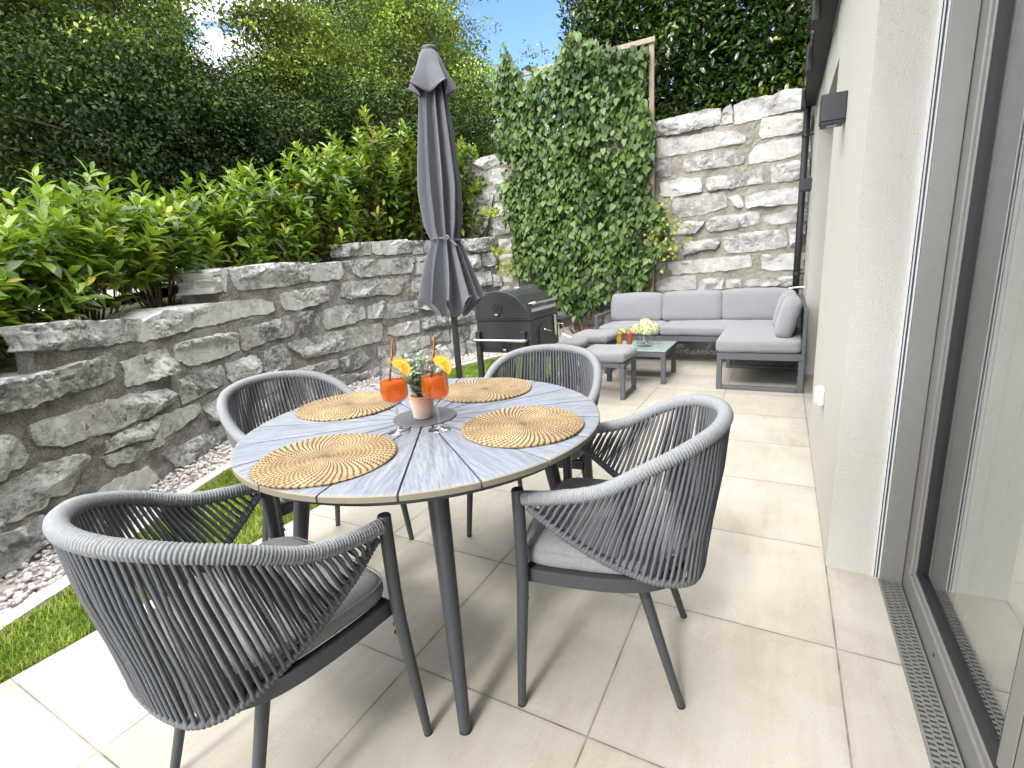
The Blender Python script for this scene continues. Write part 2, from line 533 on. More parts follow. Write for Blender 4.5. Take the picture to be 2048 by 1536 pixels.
def catmull(P, n=10):
    P = np.array(P, float); Q = np.vstack([2 * P[0] - P[1], P, 2 * P[-1] - P[-2]]); out = []
    for i in range(1, len(Q) - 2):
        a, b, c, d = Q[i - 1:i + 3]
        for t in np.linspace(0, 1, n, endpoint=False):
            out.append(.5 * (2 * b + (c - a) * t + (2 * a - 5 * b + 4 * c - d) * t * t + (3 * b - a - 3 * c + d) * t ** 3))
    out.append(P[-1])
    return np.array(out)
def resample(P, step=None, n=None):
    P = np.asarray(P, float)
    s_ = np.r_[0, np.cumsum(np.linalg.norm(np.diff(P, axis=0), axis=1))]
    if n is None: n = max(2, int(round(s_[-1] / step)) + 1)
    q = np.linspace(0, s_[-1], n)
    return np.stack([np.interp(q, s_, P[:, i]) for i in range(P.shape[1])], 1)
def unit(a):
    return a / np.maximum(np.linalg.norm(a, axis=-1, keepdims=True), 1e-9)

def scatter(tv, tf, pos, axis, nrm, length, width):
    """copies of a leaf template (u along, v across, w out of plane) at pos"""
    axis = unit(axis)
    side = unit(np.cross(nrm, axis))
    nn = np.cross(axis, side)
    n = len(pos); k = len(tv)
    V = (pos[:, None, :] + axis[:, None, :] * (tv[None, :, 0:1] * length[:, None, None])
         + side[:, None, :] * (tv[None, :, 1:2] * width[:, None, None])
         + nn[:, None, :] * (tv[None, :, 2:3] * length[:, None, None]))
    F = (np.asarray(tf)[None] + (np.arange(n) * k)[:, None, None]).reshape(-1, len(tf[0]))
    return V.reshape(-1, 3), F
LEAF_LONG = (np.array([(0, 0, 0), (.3, -.42, .05), (.3, 0, 0), (.3, .42, .05), (.68, -.42, .02), (.68, 0, -.04), (.68, .42, .02), (1, 0, -.13)]),
             [(0, 2, 1), (0, 3, 2), (1, 2, 5), (1, 5, 4), (2, 3, 6), (2, 6, 5), (4, 5, 7), (5, 6, 7)])
LEAF_HEART = (np.array([(0, 0, 0), (-.12, -.28, .02), (.12, -.5, .05), (.45, -.42, .03), (1.0, 0, -.1), (.45, .42, .03), (.12, .5, .05), (-.12, .28, .02), (.4, 0, -.03)]),
              [(0, 8, 1), (1, 8, 2), (2, 8, 3), (3, 8, 4), (4, 8, 5), (5, 8, 6), (6, 8, 7), (7, 8, 0)])
LEAF_DIAM = (np.array([(0, 0, 0), (.45, -.5, .07), (1, 0, -.12), (.45, .5, .07)]), [(0, 2, 1), (0, 3, 2)])
def randdir(n):
    return unit(rng.normal(size=(n, 3)))
# ================================================================== SETTING
WALL_PLAN = [(-2.45, -2.2), (-2.80, -1.35), (-3.25, -.38), (-3.66, .45), (-4.13, 1.28), (-4.46, 2.3), (-4.52, 3.3), (-4.25, 4.6), (-3.85, 5.75)]
WC = catmull(WALL_PLAN, 24)
WS = np.r_[0, np.cumsum(np.linalg.norm(np.diff(WC, axis=0), axis=1))]
WT = unit(np.gradient(WC, axis=0))
BACK_Y = 5.60
def left_pt(s, z, d):
    x = np.interp(s, WS, WC[:, 0]); y = np.interp(s, WS, WC[:, 1])
    tx = np.interp(s, WS, WT[:, 0]); ty = np.interp(s, WS, WT[:, 1])
    return (x + ty * d, y - tx * d, z)          # +d points towards the patio
def back_pt(s, z, d):
    return (s, BACK_Y - d, z)

def sheet(name, poly, z, m, kind='structure', thick=None):
    b = MB()
    if thick: b.prism(poly, z - thick, z)
    else: b.add([(x, y, z) for x, y in poly], [tuple(range(len(poly)))])
    o = b.build(name, m)
    return tag(o, kind=kind)

sheet('ground', [(-300, -300), (300, -300), (300, 300), (-300, 300)], -.35, M['hill'])
sheet('garden_soil', [(-7.0, -3.5), (3, -3.5), (3, 6.2), (-7, 6.2)], -.045, M['soil'])
sheet('patio', [(-2.4, -3.4), (.1628, -3.4), (.1628, 1.0465), (.32, 1.0465), (.32, 5.3), (-2.4, 5.3)], 0, M['tiles'], thick=.04)

KERB = catmull([(-2.30, -1.6), (-2.80, -.50), (-2.93, -.2), (-3.42, .66), (-3.74, 1.7), (-3.92, 2.8), (-3.86, 3.8), (-3.62, 4.8), (-3.35, 5.35)], 10)
kt = unit(np.gradient(KERB, axis=0)); kn = np.stack([kt[:, 1], -kt[:, 0]], 1)
b = MB()
K1 = KERB + kn * .042; K2 = KERB - kn * .042
m_ = len(KERB)
v = [(*p, -.04) for p in K1] + [(*p, .012) for p in K1] + [(*p, .012) for p in K2] + [(*p, -.04) for p in K2]
f = []
for i in range(m_ - 1):
    for a in range(3):
        f.append((a * m_ + i, a * m_ + i + 1, (a + 1) * m_ + i + 1, (a + 1) * m_ + i))
b.add(v, f)
tag(b.build('kerb_strip', M['kerb']), kind='structure')

def in_poly(px, py, poly):
    poly = np.asarray(poly); r = np.zeros(len(px), bool); j = len(poly) - 1
    for i in range(len(poly)):
        xi, yi = poly[i]; xj, yj = poly[j]
        c = ((yi > py) != (yj > py)) & (px < (xj - xi) * (py - yi) / (yj - yi + 1e-12) + xi)
        r ^= c; j = i
    return r

# ---- grass: one mass of blades
gp = np.vstack([[(-2.403, -1.6)], [(-2.403, 5.3)], (KERB + kn * .05)[::-1]])
n = 210000
px = rng.uniform(-4.0, -2.397, n); py = rng.uniform(-1.6, 5.3, n)
k = in_poly(px, py, gp)
dens = np.clip(1.25 - (py + 1.6) * .13, .35, 1)
k &= rng.random(n) < dens
px, py = px[k], py[k]; n = len(px)
patch = np.array([mnoise.noise(Vector((a * 5, c * 5, 0))) for a, c in zip(px, py)])
h = rng.uniform(.018, .044, n) * (1 + .5 * patch)
ang = rng.uniform(0, 2 * math.pi, n); lean = rng.uniform(.1, .95, n)
d = np.stack([np.cos(ang), np.sin(ang)], 1); sd = np.stack([-d[:, 1], d[:, 0]], 1) * (rng.uniform(.0012, .0026, n)[:, None])
P0 = np.stack([px, py, np.full(n, -.012)], 1)
mid = P0 + np.concatenate([d * (h * lean * .35)[:, None], (h * .62)[:, None]], 1)
tip = P0 + np.concatenate([d * (h * lean)[:, None], (h * (1.05 - .35 * lean))[:, None]], 1)
S3 = np.concatenate([sd, np.zeros((n, 1))], 1)
V = np.stack([P0 - S3, P0 + S3, mid + S3 * .8, mid - S3 * .8, tip], 1).reshape(-1, 3)
F = (np.array([(0, 1, 2), (0, 2, 3), (3, 2, 4)])[None] + (np.arange(n) * 5)[:, None, None]).reshape(-1, 3)
ti = np.clip(.5 + .22 * rng.normal(size=n) + .5 * patch, 0, 1)
ti[rng.random(n) < .05] = 1.3
tag(np_mesh('grass', V, F, M['grass'], tint=np.repeat(ti, 5)), kind='stuff')

sheet('lawn', [tuple(q) for q in gp], -.014, mat_simple('mossy_turf', (.06, .085, .02), .95, .4, 60, .6, 200, .01))

# ---- gravel: one mass of pebbles along the walls
ico = bmesh.new(); bmesh.ops.create_icosphere(ico, subdivisions=1, radius=1)
IV = np.array([p.co[:] for p in ico.verts]); IF = np.array([[q.index for q in f_.verts] for f_ in ico.faces]); ico.free()
gr = np.vstack([KERB - kn * .045, [(-.0, 5.33)], [(-.0, BACK_Y)], [left_pt(q, 0, .0)[:2] for q in np.arange(8.35, .5, -.2)]])
gr = np.vstack([(KERB - kn * .045)[:-3], [(-3.25, 5.33), (0, 5.33), (0, BACK_Y + .05)], [left_pt(q, 0, -.05)[:2] for q in np.arange(8.3, .4, -.2)]])
n = 60000
px = rng.uniform(-4.7, 0, n); py = rng.uniform(-1.9, 5.65, n)
k = in_poly(px, py, gr)
# thin the far part, keep the near part dense
px, py = px[k], py[k]
cell = {}
keep = []
for i in range(len(px)):
    r_ = .0145 if py[i] < 1.6 else .019
    key = (int(px[i] / r_), int(py[i] / r_))
    if key in cell: continue
    cell[key] = 1; keep.append(i)
px, py = px[keep], py[keep]; n = len(px)
sz = rng.uniform(.009, .0185, n)
scl = np.stack([sz * rng.uniform(.9, 1.5, n), sz * rng.uniform(.75, 1.1, n), sz * rng.uniform(.5, .8, n)], 1)
pos = np.stack([px, py, rng.uniform(-.020, .004, n)], 1)
lump = 1 + .12 * rng.normal(size=(n, len(IV), 1))
LV = IV[None] * lump * scl[:, None, :]
a = rng.uniform(0, 2 * math.pi, n); ca, sa = np.cos(a), np.sin(a)
tl = rng.normal(size=n) * .35; ct, st = np.cos(tl), np.sin(tl)
X = LV[..., 0] * ct[:, None] - LV[..., 2] * st[:, None]; Zz = LV[..., 0] * st[:, None] + LV[..., 2] * ct[:, None]
LV = np.stack([X * ca[:, None] - LV[..., 1] * sa[:, None], X * sa[:, None] + LV[..., 1] * ca[:, None], Zz], -1) + pos[:, None, :]
F = (IF[None] + (np.arange(n) * len(IV))[:, None, None]).reshape(-1, 3)
tag(np_mesh('gravel', LV.reshape(-1, 3), F, M['pebble'], tint=np.repeat(rng.random(n), len(IV)), smooth=True), kind='stuff')

sheet('gravel_bed', [tuple(q) for q in gr], -.022, mat_simple('gravel_bed', (.48, .44, .42), .95, .4, 70, .8, 120, .01))

# ---- raised ground behind the walls
outl = [left_pt(q, 0, 0)[:2] for q in np.arange(0, 8.31, .3)] + [(q, BACK_Y) for q in np.arange(-3.8, 8.1, .4)]
outl = np.array(outl); ot = unit(np.gradient(outl, axis=0)); on = np.stack([-ot[:, 1], ot[:, 0]], 1)
nl = len(np.arange(0, 8.31, .3))
def terrain_h(i, off):
    if i < nl:
        y = outl[i, 1]
        z = np.clip(.80 + .135 * (y + .3), .72, 1.5)
        return z + .012 * off
    return 2.68 + .05 * off
offs = [.10, .5, 1.0, 2.0, 3.5, 6.0, 10, 18, 40, 120]
V = []; F = []
for j, of in enumerate(offs):
    for i in range(len(outl)):
        p = outl[i] + on[i] * of
        V.append((p[0], p[1], terrain_h(i, of) + (mnoise.noise(Vector((p[0], p[1], 0))) * .06 if of > .2 else 0)))
m_ = len(outl)
for j in range(len(offs) - 1):
    for i in range(m_ - 1):
        F.append((j * m_ + i, j * m_ + i + 1, (j + 1) * m_ + i + 1, (j + 1) * m_ + i))
tag(np_mesh('hillside', V, F, M['hill'], smooth=True), kind='structure')
V = []; F = []
offs = [1.25, 2.0, 3.0, 4.5, 6.0]; ii = list(range(0, 26))
for of in offs:
    for i in ii:
        p = outl[i] + on[i] * of
        V.append((p[0], p[1], terrain_h(i, of) + .09))
m_ = len(ii)
for j in range(len(offs) - 1):
    for i in range(m_ - 1):
        F.append((j * m_ + i, j * m_ + i + 1, (j + 1) * m_ + i + 1, (j + 1) * m_ + i))
tag(np_mesh('driveway', V, F, M['road'], smooth=True), kind='structure')

# ================================================================== STONE WALLS
LEFT_STONES=[(1,[(2.40,1.09),(2.62,1.09),(2.84,1.07),(3.22,1.04),(3.14,0.91),(2.91,0.92),(2.64,0.94),(2.42,0.97)]),
(1,[(3.21,1.03),(3.39,1.07),(3.70,1.08),(4.32,1.08),(4.57,1.07),(4.75,1.02),(4.75,0.93),(4.27,0.93),(4.05,0.92),(3.82,0.91),(3.38,0.90),(3.17,0.89),(3.12,0.91)]),
(1,[(2.18,0.84),(2.25,0.86),(2.46,0.85),(2.66,0.87),(2.87,0.86),(2.92,0.84),(2.90,0.73),(2.74,0.71),(2.51,0.72),(2.33,0.71),(2.20,0.71),(2.14,0.71)]),
(1,[(2.95,0.81),(3.38,0.83),(3.40,0.76),(3.41,0.65),(3.21,0.65),(2.95,0.65),(2.93,0.67),(2.96,0.74)]),
(0,[(2.33,0.62),(2.53,0.62),(2.88,0.61),(3.28,0.57),(3.35,0.48),(3.32,0.45),(3.22,0.45),(3.14,0.43),(2.79,0.43),(2.61,0.45),(2.45,0.45),(2.33,0.52),(2.32,0.55)]),
(0,[(2.14,0.62),(2.19,0.61),(2.25,0.57),(2.27,0.53),(2.28,0.47),(2.24,0.44),(2.16,0.44),(2.08,0.43)]),
(0,[(2.69,0.40),(2.85,0.40),(3.00,0.41),(3.37,0.39),(3.62,0.37),(3.62,0.30),(3.47,0.27),(3.19,0.25),(2.90,0.32),(2.75,0.33),(2.68,0.33)]),
(0,[(2.66,0.31),(2.82,0.31),(3.04,0.28),(3.16,0.24),(3.14,0.21),(3.00,0.22),(2.79,0.22),(2.71,0.24),(2.66,0.27)]),
(0,[(2.07,0.38),(2.11,0.39),(2.27,0.41),(2.52,0.40),(2.57,0.37),(2.56,0.34),(2.48,0.26),(2.42,0.22),(2.33,0.24),(2.28,0.21),(2.17,0.20),(2.06,0.23),(2.02,0.24)]),
(0,[(2.00,0.15),(2.05,0.18),(2.17,0.17),(2.26,0.18),(2.31,0.14),(2.30,0.03),(2.21,0.03),(2.15,0.01),(2.11,-0.01),(1.99,-0.00),(1.95,-0.00)]),
(0,[(2.55,0.14),(2.70,0.16),(2.90,0.14),(2.95,0.14),(3.02,0.02),(2.90,-0.01),(2.64,0.06),(2.54,0.09)]),
(0,[(3.11,0.15),(3.22,0.15),(3.49,0.13),(3.72,0.14),(3.83,0.13),(3.87,0.02),(3.64,-0.02),(3.44,-0.00),(3.27,-0.01),(3.19,0.04)]),
(0,[(3.64,0.32),(3.84,0.34),(3.95,0.33),(3.97,0.21),(3.89,0.14),(3.69,0.20),(3.67,0.27)]),
(0,[(3.52,0.84),(3.60,0.84),(4.18,0.83),(4.22,0.80),(4.20,0.67),(4.07,0.65),(3.85,0.64),(3.59,0.65),(3.46,0.73),(3.48,0.81)]),
(0,[(4.25,0.84),(4.56,0.85),(4.95,0.87),(4.99,0.78),(4.95,0.69),(4.54,0.67),(4.28,0.65),(4.24,0.67),(4.25,0.77)]),
(0,[(3.44,0.58),(3.73,0.59),(3.94,0.59),(3.98,0.53),(3.95,0.43),(3.61,0.41),(3.42,0.41),(3.41,0.48)]),
(0,[(4.02,0.58),(4.16,0.59),(4.38,0.59),(4.41,0.52),(4.39,0.44),(4.29,0.40),(4.05,0.41),(4.00,0.47)]),
(0,[(4.43,0.60),(4.71,0.62),(4.80,0.61),(4.86,0.49),(4.86,0.41),(4.71,0.39),(4.52,0.39),(4.44,0.45),(4.44,0.53)]),
(0,[(4.86,1.10),(5.53,1.13),(5.55,1.07),(5.50,0.97),(5.05,0.92),(4.90,0.94),(4.86,0.99)]),
(1,[(4.05,1.33),(4.26,1.35),(4.19,1.16),(4.03,1.15),(4.06,1.20)]),
(1,[(4.28,1.34),(4.81,1.38),(5.30,1.38),(5.27,1.19),(4.99,1.16),(4.34,1.16),(4.29,1.20)]),
(1,[(5.32,1.36),(5.77,1.38),(5.80,1.26),(5.74,1.19),(5.42,1.18),(5.30,1.20)]),
(1,[(5.88,1.39),(6.83,1.39),(6.84,1.29),(6.78,1.20),(6.56,1.20),(6.01,1.19),(5.93,1.24)]),
(1,[(5.92,1.57),(6.23,1.59),(6.21,1.44),(5.90,1.43)]),
(1,[(6.25,1.59),(6.75,1.61),(6.83,1.46),(6.59,1.43),(6.33,1.44),(6.23,1.46)]),
(1,[(6.78,1.59),(7.03,1.60),(7.01,1.43),(6.85,1.43)]),
(1,[(7.04,1.60),(7.67,1.61),(7.65,1.43),(7.02,1.43)]),
(1,[(7.68,1.60),(8.25,1.62),(8.30,1.52),(8.22,1.44),(7.91,1.41),(7.73,1.45)]),
(0,[(6.89,1.39),(7.24,1.40),(7.24,1.18),(6.87,1.18)]),
(0,[(7.28,1.39),(7.72,1.38),(7.70,1.19),(7.27,1.18)]),
(0,[(5.78,1.15),(6.63,1.15),(6.63,1.04),(6.55,0.94),(6.26,0.97),(5.82,0.96),(5.70,1.00)]),
(0,[(6.79,1.13),(7.11,1.12),(7.09,0.95),(6.77,0.97)]),
(0,[(7.14,1.12),(7.77,1.13),(7.74,0.91),(7.13,0.94)]),
(0,[(7.75,1.38),(7.96,1.39),(7.96,1.20),(7.81,1.21)]),
(0,[(8.00,1.40),(8.29,1.40),(8.27,1.22),(8.00,1.22)]),
(0,[(5.43,0.88),(5.81,0.91),(6.01,0.84),(6.02,0.72),(5.83,0.68),(5.42,0.67),(5.38,0.75)]),
(0,[(6.06,0.84),(6.31,0.90),(6.32,0.68),(6.05,0.71)]),
(0,[(6.35,0.84),(6.83,0.85),(6.83,0.70),(6.48,0.66),(6.33,0.67)]),
(0,[(6.87,0.75),(7.16,0.82),(7.34,0.76),(7.33,0.69),(6.91,0.71)]),
(0,[(7.83,1.14),(8.16,1.14),(8.12,0.95),(7.81,0.94)]),
(0,[(4.86,0.62),(5.24,0.63),(6.24,0.63),(6.24,0.55),(6.19,0.42),(5.59,0.40),(5.04,0.42),(4.96,0.51),(4.87,0.57)]),
(0,[(6.32,0.55),(6.61,0.59),(6.82,0.59),(6.81,0.43),(6.44,0.43),(6.31,0.48)]),
(0,[(6.85,0.61),(7.32,0.64),(7.76,0.61),(7.73,0.45),(7.44,0.46),(6.88,0.46)]),
(0,[(6.13,0.35),(6.40,0.35),(6.37,0.19),(6.12,0.20)]),
(0,[(6.42,0.37),(6.97,0.37),(6.96,0.25),(6.72,0.20),(6.41,0.20)]),
(0,[(6.99,0.39),(7.31,0.40),(7.30,0.23),(7.00,0.28)]),
(0,[(7.35,0.40),(7.67,0.40),(7.66,0.27),(7.52,0.17),(7.32,0.20)]),
(0,[(5.10,0.89),(5.34,0.88),(5.38,0.78),(5.32,0.68),(5.10,0.68),(5.06,0.74)]),
(0,[(5.55,0.32),(5.90,0.36),(6.01,0.22),(5.83,0.15),(5.58,0.16)]),
(0,[(4.87,0.34),(5.52,0.33),(5.52,0.23),(5.20,0.22)]),
(0,[(5.34,0.18),(5.78,0.09),(5.70,-0.01),(5.41,0.07)]),
(0,[(5.80,0.08),(5.93,0.10),(5.92,0.02),(5.81,0.02)]),
(0,[(5.95,0.07),(6.16,0.13),(6.15,-0.02),(5.96,0.01)])]
BACK_STONES=[(1,[(-1.64,2.77),(-1.38,2.78),(-1.07,2.80),(-0.92,2.77),(-0.93,2.61),(-1.10,2.60),(-1.38,2.58),(-1.62,2.60),(-1.65,2.66)]),
(1,[(-0.79,2.79),(-0.62,2.82),(-0.41,2.80),(-0.30,2.83),(-0.06,2.81),(-0.05,2.61),(-0.41,2.61),(-0.57,2.59),(-0.78,2.58)]),
(1,[(-0.89,2.77),(-0.81,2.79),(-0.80,2.60),(-0.92,2.60)]),
(0,[(-1.64,2.57),(-1.00,2.54),(-0.77,2.52),(-0.66,2.45),(-0.65,2.37),(-0.91,2.37),(-1.28,2.36),(-1.63,2.36)]),
(0,[(-0.50,2.60),(-0.04,2.58),(-0.03,2.39),(-0.34,2.39),(-0.49,2.38),(-0.53,2.44)]),
(0,[(-1.64,2.33),(-1.47,2.33),(-1.46,2.13),(-1.59,2.12),(-1.65,2.16)]),
(0,[(-1.31,2.30),(-1.09,2.33),(-0.76,2.31),(-0.66,2.21),(-0.67,2.15),(-0.99,2.15),(-1.29,2.15),(-1.33,2.19)]),
(0,[(-0.57,2.31),(-0.39,2.35),(-0.03,2.35),(-0.01,2.19),(-0.26,2.15),(-0.38,2.14),(-0.61,2.14),(-0.61,2.23)]),
(0,[(-1.61,2.07),(-1.37,2.09),(-1.12,2.07),(-1.10,1.91),(-1.41,1.89),(-1.57,1.91)]),
(0,[(-1.05,2.06),(-0.48,2.07),(-0.46,1.93),(-0.80,1.91),(-1.02,1.91),(-1.06,1.97)]),
(0,[(-0.39,2.10),(-0.02,2.11),(-0.01,1.93),(-0.20,1.91),(-0.38,1.91)]),
(0,[(-1.44,1.86),(-1.17,1.88),(-0.85,1.89),(-0.82,1.71),(-1.07,1.65),(-1.36,1.64),(-1.46,1.73)]),
(0,[(-0.64,1.80),(-0.48,1.83),(-0.01,1.84),(-0.01,1.67),(-0.36,1.67),(-0.62,1.67),(-0.63,1.74)]),
(0,[(-0.82,1.82),(-0.68,1.84),(-0.65,1.69),(-0.70,1.67),(-0.77,1.75)]),
(0,[(-1.51,1.54),(-1.36,1.60),(-1.07,1.57),(-1.07,1.53),(-1.17,1.44),(-1.29,1.44),(-1.54,1.45)]),
(0,[(-1.05,1.61),(-0.51,1.62),(-0.47,1.58),(-0.48,1.49),(-0.79,1.45),(-1.01,1.44),(-1.05,1.50)]),
(0,[(-0.42,1.57),(-0.01,1.62),(0.00,1.47),(-0.18,1.46),(-0.36,1.47),(-0.43,1.51)]),
(0,[(-1.66,1.35),(-1.46,1.37),(-1.37,1.28),(-1.38,1.22),(-1.65,1.23)]),
(0,[(-1.32,1.35),(-0.91,1.36),(-0.88,1.31),(-0.93,1.23),(-1.11,1.24),(-1.31,1.18)]),
(0,[(-0.86,1.37),(-0.52,1.40),(-0.21,1.41),(-0.18,1.27),(-0.19,1.21),(-0.42,1.18),(-0.78,1.18),(-0.83,1.23)]),
(0,[(-0.18,1.39),(-0.01,1.44),(-0.01,1.22),(-0.15,1.22)]),
(0,[(-1.51,1.11),(-1.14,1.13),(-0.80,1.14),(-0.55,1.14),(-0.53,1.01),(-0.77,0.98),(-1.19,0.97),(-1.43,0.96)]),
(0,[(-0.44,1.14),(-0.00,1.13),(0.01,0.96),(-0.32,0.95),(-0.43,0.98)]),
(0,[(-1.65,1.12),(-1.52,1.12),(-1.54,1.01),(-1.62,0.97)]),
(0,[(-1.64,0.89),(-1.43,0.94),(-1.15,0.94),(-1.15,0.77),(-1.42,0.76),(-1.65,0.77)]),
(0,[(-1.11,0.89),(-0.84,0.89),(-0.84,0.76),(-1.11,0.76)]),
(0,[(-0.81,0.87),(-0.64,0.87),(-0.63,0.77),(-0.80,0.77)]),
(0,[(-0.58,0.86),(-0.01,0.89),(0.00,0.77),(-0.58,0.78)]),
(0,[(-3.91,1.58),(-3.68,1.60),(-3.64,1.48),(-3.70,1.41),(-3.90,1.43)]),
(0,[(-3.92,1.37),(-3.67,1.38),(-3.67,1.22),(-3.92,1.22)]),
(0,[(-3.98,1.17),(-3.72,1.18),(-3.73,0.97),(-4.00,0.97)]),
(1,[(-4.24,2.68),(-4.11,2.74),(-3.76,2.75),(-3.74,2.61),(-3.89,2.60),(-4.05,2.56)]),
(0,[(-4.00,2.55),(-3.71,2.54),(-3.66,2.35),(-3.90,2.35),(-4.01,2.40)]),
(0,[(-4.03,2.26),(-3.80,2.27),(-3.85,2.12),(-3.95,2.11)]),
(0,[(-4.07,1.95),(-3.96,2.08),(-3.65,2.10),(-3.63,1.90),(-3.95,1.92),(-4.04,1.87)]),
(0,[(-4.30,1.70),(-4.12,1.85),(-3.67,1.85),(-3.66,1.65),(-4.03,1.65)])]

def bb(poly):
    a = np.array(poly); return a[:, 0].min(), a[:, 1].min(), a[:, 0].max(), a[:, 1].max()
def fill_rows(stones, rows, s0, s1, lmin, lmax, srng, ok=None):
    boxes = [bb(p) for _, p in stones]
    out = []
    for (z0, z1) in rows:
        s = s0 + srng.uniform(-.2, 0)
        while s < s1:
            L = srng.uniform(lmin, lmax)
            a0, a1 = s + .02, s + L - .02
            c0, c1 = z0 + srng.uniform(.006, .02), z1 - srng.uniform(.006, .022)
            A = (a1 - a0) * (c1 - c0); bad = False
            for q in boxes:
                ov = max(0, min(a1, q[2]) - max(a0, q[0])) * max(0, min(c1, q[3]) - max(c0, q[1]))
                if ov > .06 * A: bad = True; break
            if not bad and (ok is None or ok(a0, a1, c0, c1)):
                j = lambda: srng.uniform(-.014, .014)
                out.append((0, [(a0 + j(), c0 + j()), ((a0 + a1) / 2 + j(), c0 + j()), (a1 + j(), c0 + j()), (a1 + j(), (c0 + c1) / 2), (a1 + j(), c1 + j()), ((a0 + a1) / 2, c1 + j()), (a0 + j(), c1 + j()), (a0 + j(), (c0 + c1) / 2)]))
                boxes.append((a0, c0, a1, c1)); s += L
            else:
                s += .06
    return out

def stone_mesh(acc, poly, pt, step, depth_back, srng, proud=(.034, .068)):
    P = np.array(poly, float)
    area = .5 * np.sum(P[:, 0] * np.roll(P[:, 1], -1) - np.roll(P[:, 0], -1) * P[:, 1])
    if area < 0: P = P[::-1]
    Bd = resample(np.vstack([P, P[:1]]), step)[:-1]
    nb = len(Bd)
    sd = srng.uniform(0, 100)
    jit = np.array([[mnoise.noise(Vector((p[0] * 14, p[1] * 14, sd))), mnoise.noise(Vector((p[0] * 14, p[1] * 14, sd + 9)))] for p in Bd]) * .014
    jit += np.array([[mnoise.noise(Vector((p[0] * 55, p[1] * 55, sd))), mnoise.noise(Vector((p[0] * 55, p[1] * 55, sd + 9)))] for p in Bd]) * .006
    Bd = Bd + jit
    x0, z0, x1, z1 = Bd[:, 0].min(), Bd[:, 1].min(), Bd[:, 0].max(), Bd[:, 1].max()
    gx, gz = np.meshgrid(np.arange(x0 + step * .6, x1, step), np.arange(z0 + step * .6, z1, step))
    G = np.stack([gx.ravel(), gz.ravel()], 1) + srng.uniform(-.33, .33, (gx.size, 2)) * step
    G = G[in_poly(G[:, 0], G[:, 1], Bd)]
    if len(G):
        dd = np.min(np.linalg.norm(G[:, None] - Bd[None], axis=2), axis=1)
        G = G[dd > step * .6]
    allp = np.vstack([Bd, G]) if len(G) else Bd
    res = delaunay_2d_cdt([Vector(p) for p in allp], [], [list(range(nb))], 1, 1e-6)
    co = np.array([v_[:] for v_ in res[0]]); tris = [f_ for f_ in res[2] if len(f_) == 3]
    cx, cz = (x0 + x1) / 2, (z0 + z1) / 2
    hw = max(.05, (x1 - x0) / 2); hh = max(.04, (z1 - z0) / 2)
    base = srng.uniform(*proud)
    # cleft face: lowest of a few random planes, some of them steep near the rim
    planes = [(base, srng.uniform(-.02, .02) / hw, srng.uniform(-.018, .012) / hh)]
    for _ in range(max(8, int(hw * 18))):
        ox, oz = srng.uniform(-1, 1) * hw, srng.uniform(-1, 1) * hh
        ga, gb = srng.normal() * min(.40, .06 / hw), srng.normal() * min(.5, .038 / hh)
        planes.append((base + srng.uniform(.002, .02) - ga * ox - gb * oz, ga, gb))
    for th in np.linspace(0, 2 * math.pi, 9)[:-1]:
        ga, gb = -math.cos(th) * srng.uniform(.5, 1.8), -math.sin(th) * srng.uniform(.5, 1.9)
        rr = abs(math.cos(th)) * hw + abs(math.sin(th)) * hh
        planes.append((base * .55 + math.hypot(ga, gb) * rr * srng.uniform(.97, 1.05), ga, gb))
    PL = np.array(planes)
    rel = co - [cx, cz]
    D = (PL[None, :, 0] + rel[:, :1] * PL[None, :, 1] + rel[:, 1:] * PL[None, :, 2]).min(1)
    nz = np.array([mnoise.noise(Vector((p[0] * 9, p[1] * 16, sd))) * .009 + mnoise.noise(Vector((p[0] * 26, p[1] * 40, sd))) * .0045 + mnoise.noise(Vector((p[0] * 70, p[1] * 90, sd))) * .003 for p in co])
    led = np.array([abs(mnoise.noise(Vector((p[0] * 5, p[1] * 18 + p[0] * 3, sd + 4)))) for p in co])
    D = D + nz - np.where(led < .05, .012, 0)
    D = np.clip(D, -.012, .13)
    tnt = srng.random()
    kk = len(acc.v)
    acc.v.extend([pt(p[0], p[1], dd_) for p, dd_ in zip(co, D)])
    acc.tint.extend([tnt] * len(co))
    # rim back into the wall
    ids = {}
    for i, src in enumerate(res[3]):
        for o_i in src:
            if o_i < nb: ids[o_i] = i
    rim = [ids[i] for i in range(nb) if i in ids]
    rb = len(acc.v)
    for r_ in rim:
        sh = 1.0
        acc.v.append(pt(co[r_][0] * .995 + cx * .005, co[r_][1], -depth_back + .01 * srng.normal()))
        acc.tint.append(tnt)
    for t_ in tris:
        acc.f.append(tuple(kk + q for q in t_)); acc.mi.append(0)
    mm = len(rim)
    for i in range(mm):
        a_, c_ = rim[i], rim[(i + 1) % mm]
        acc.f.append((kk + a_, rb + i, rb + (i + 1) % mm, kk + c_)); acc.mi.append(0)

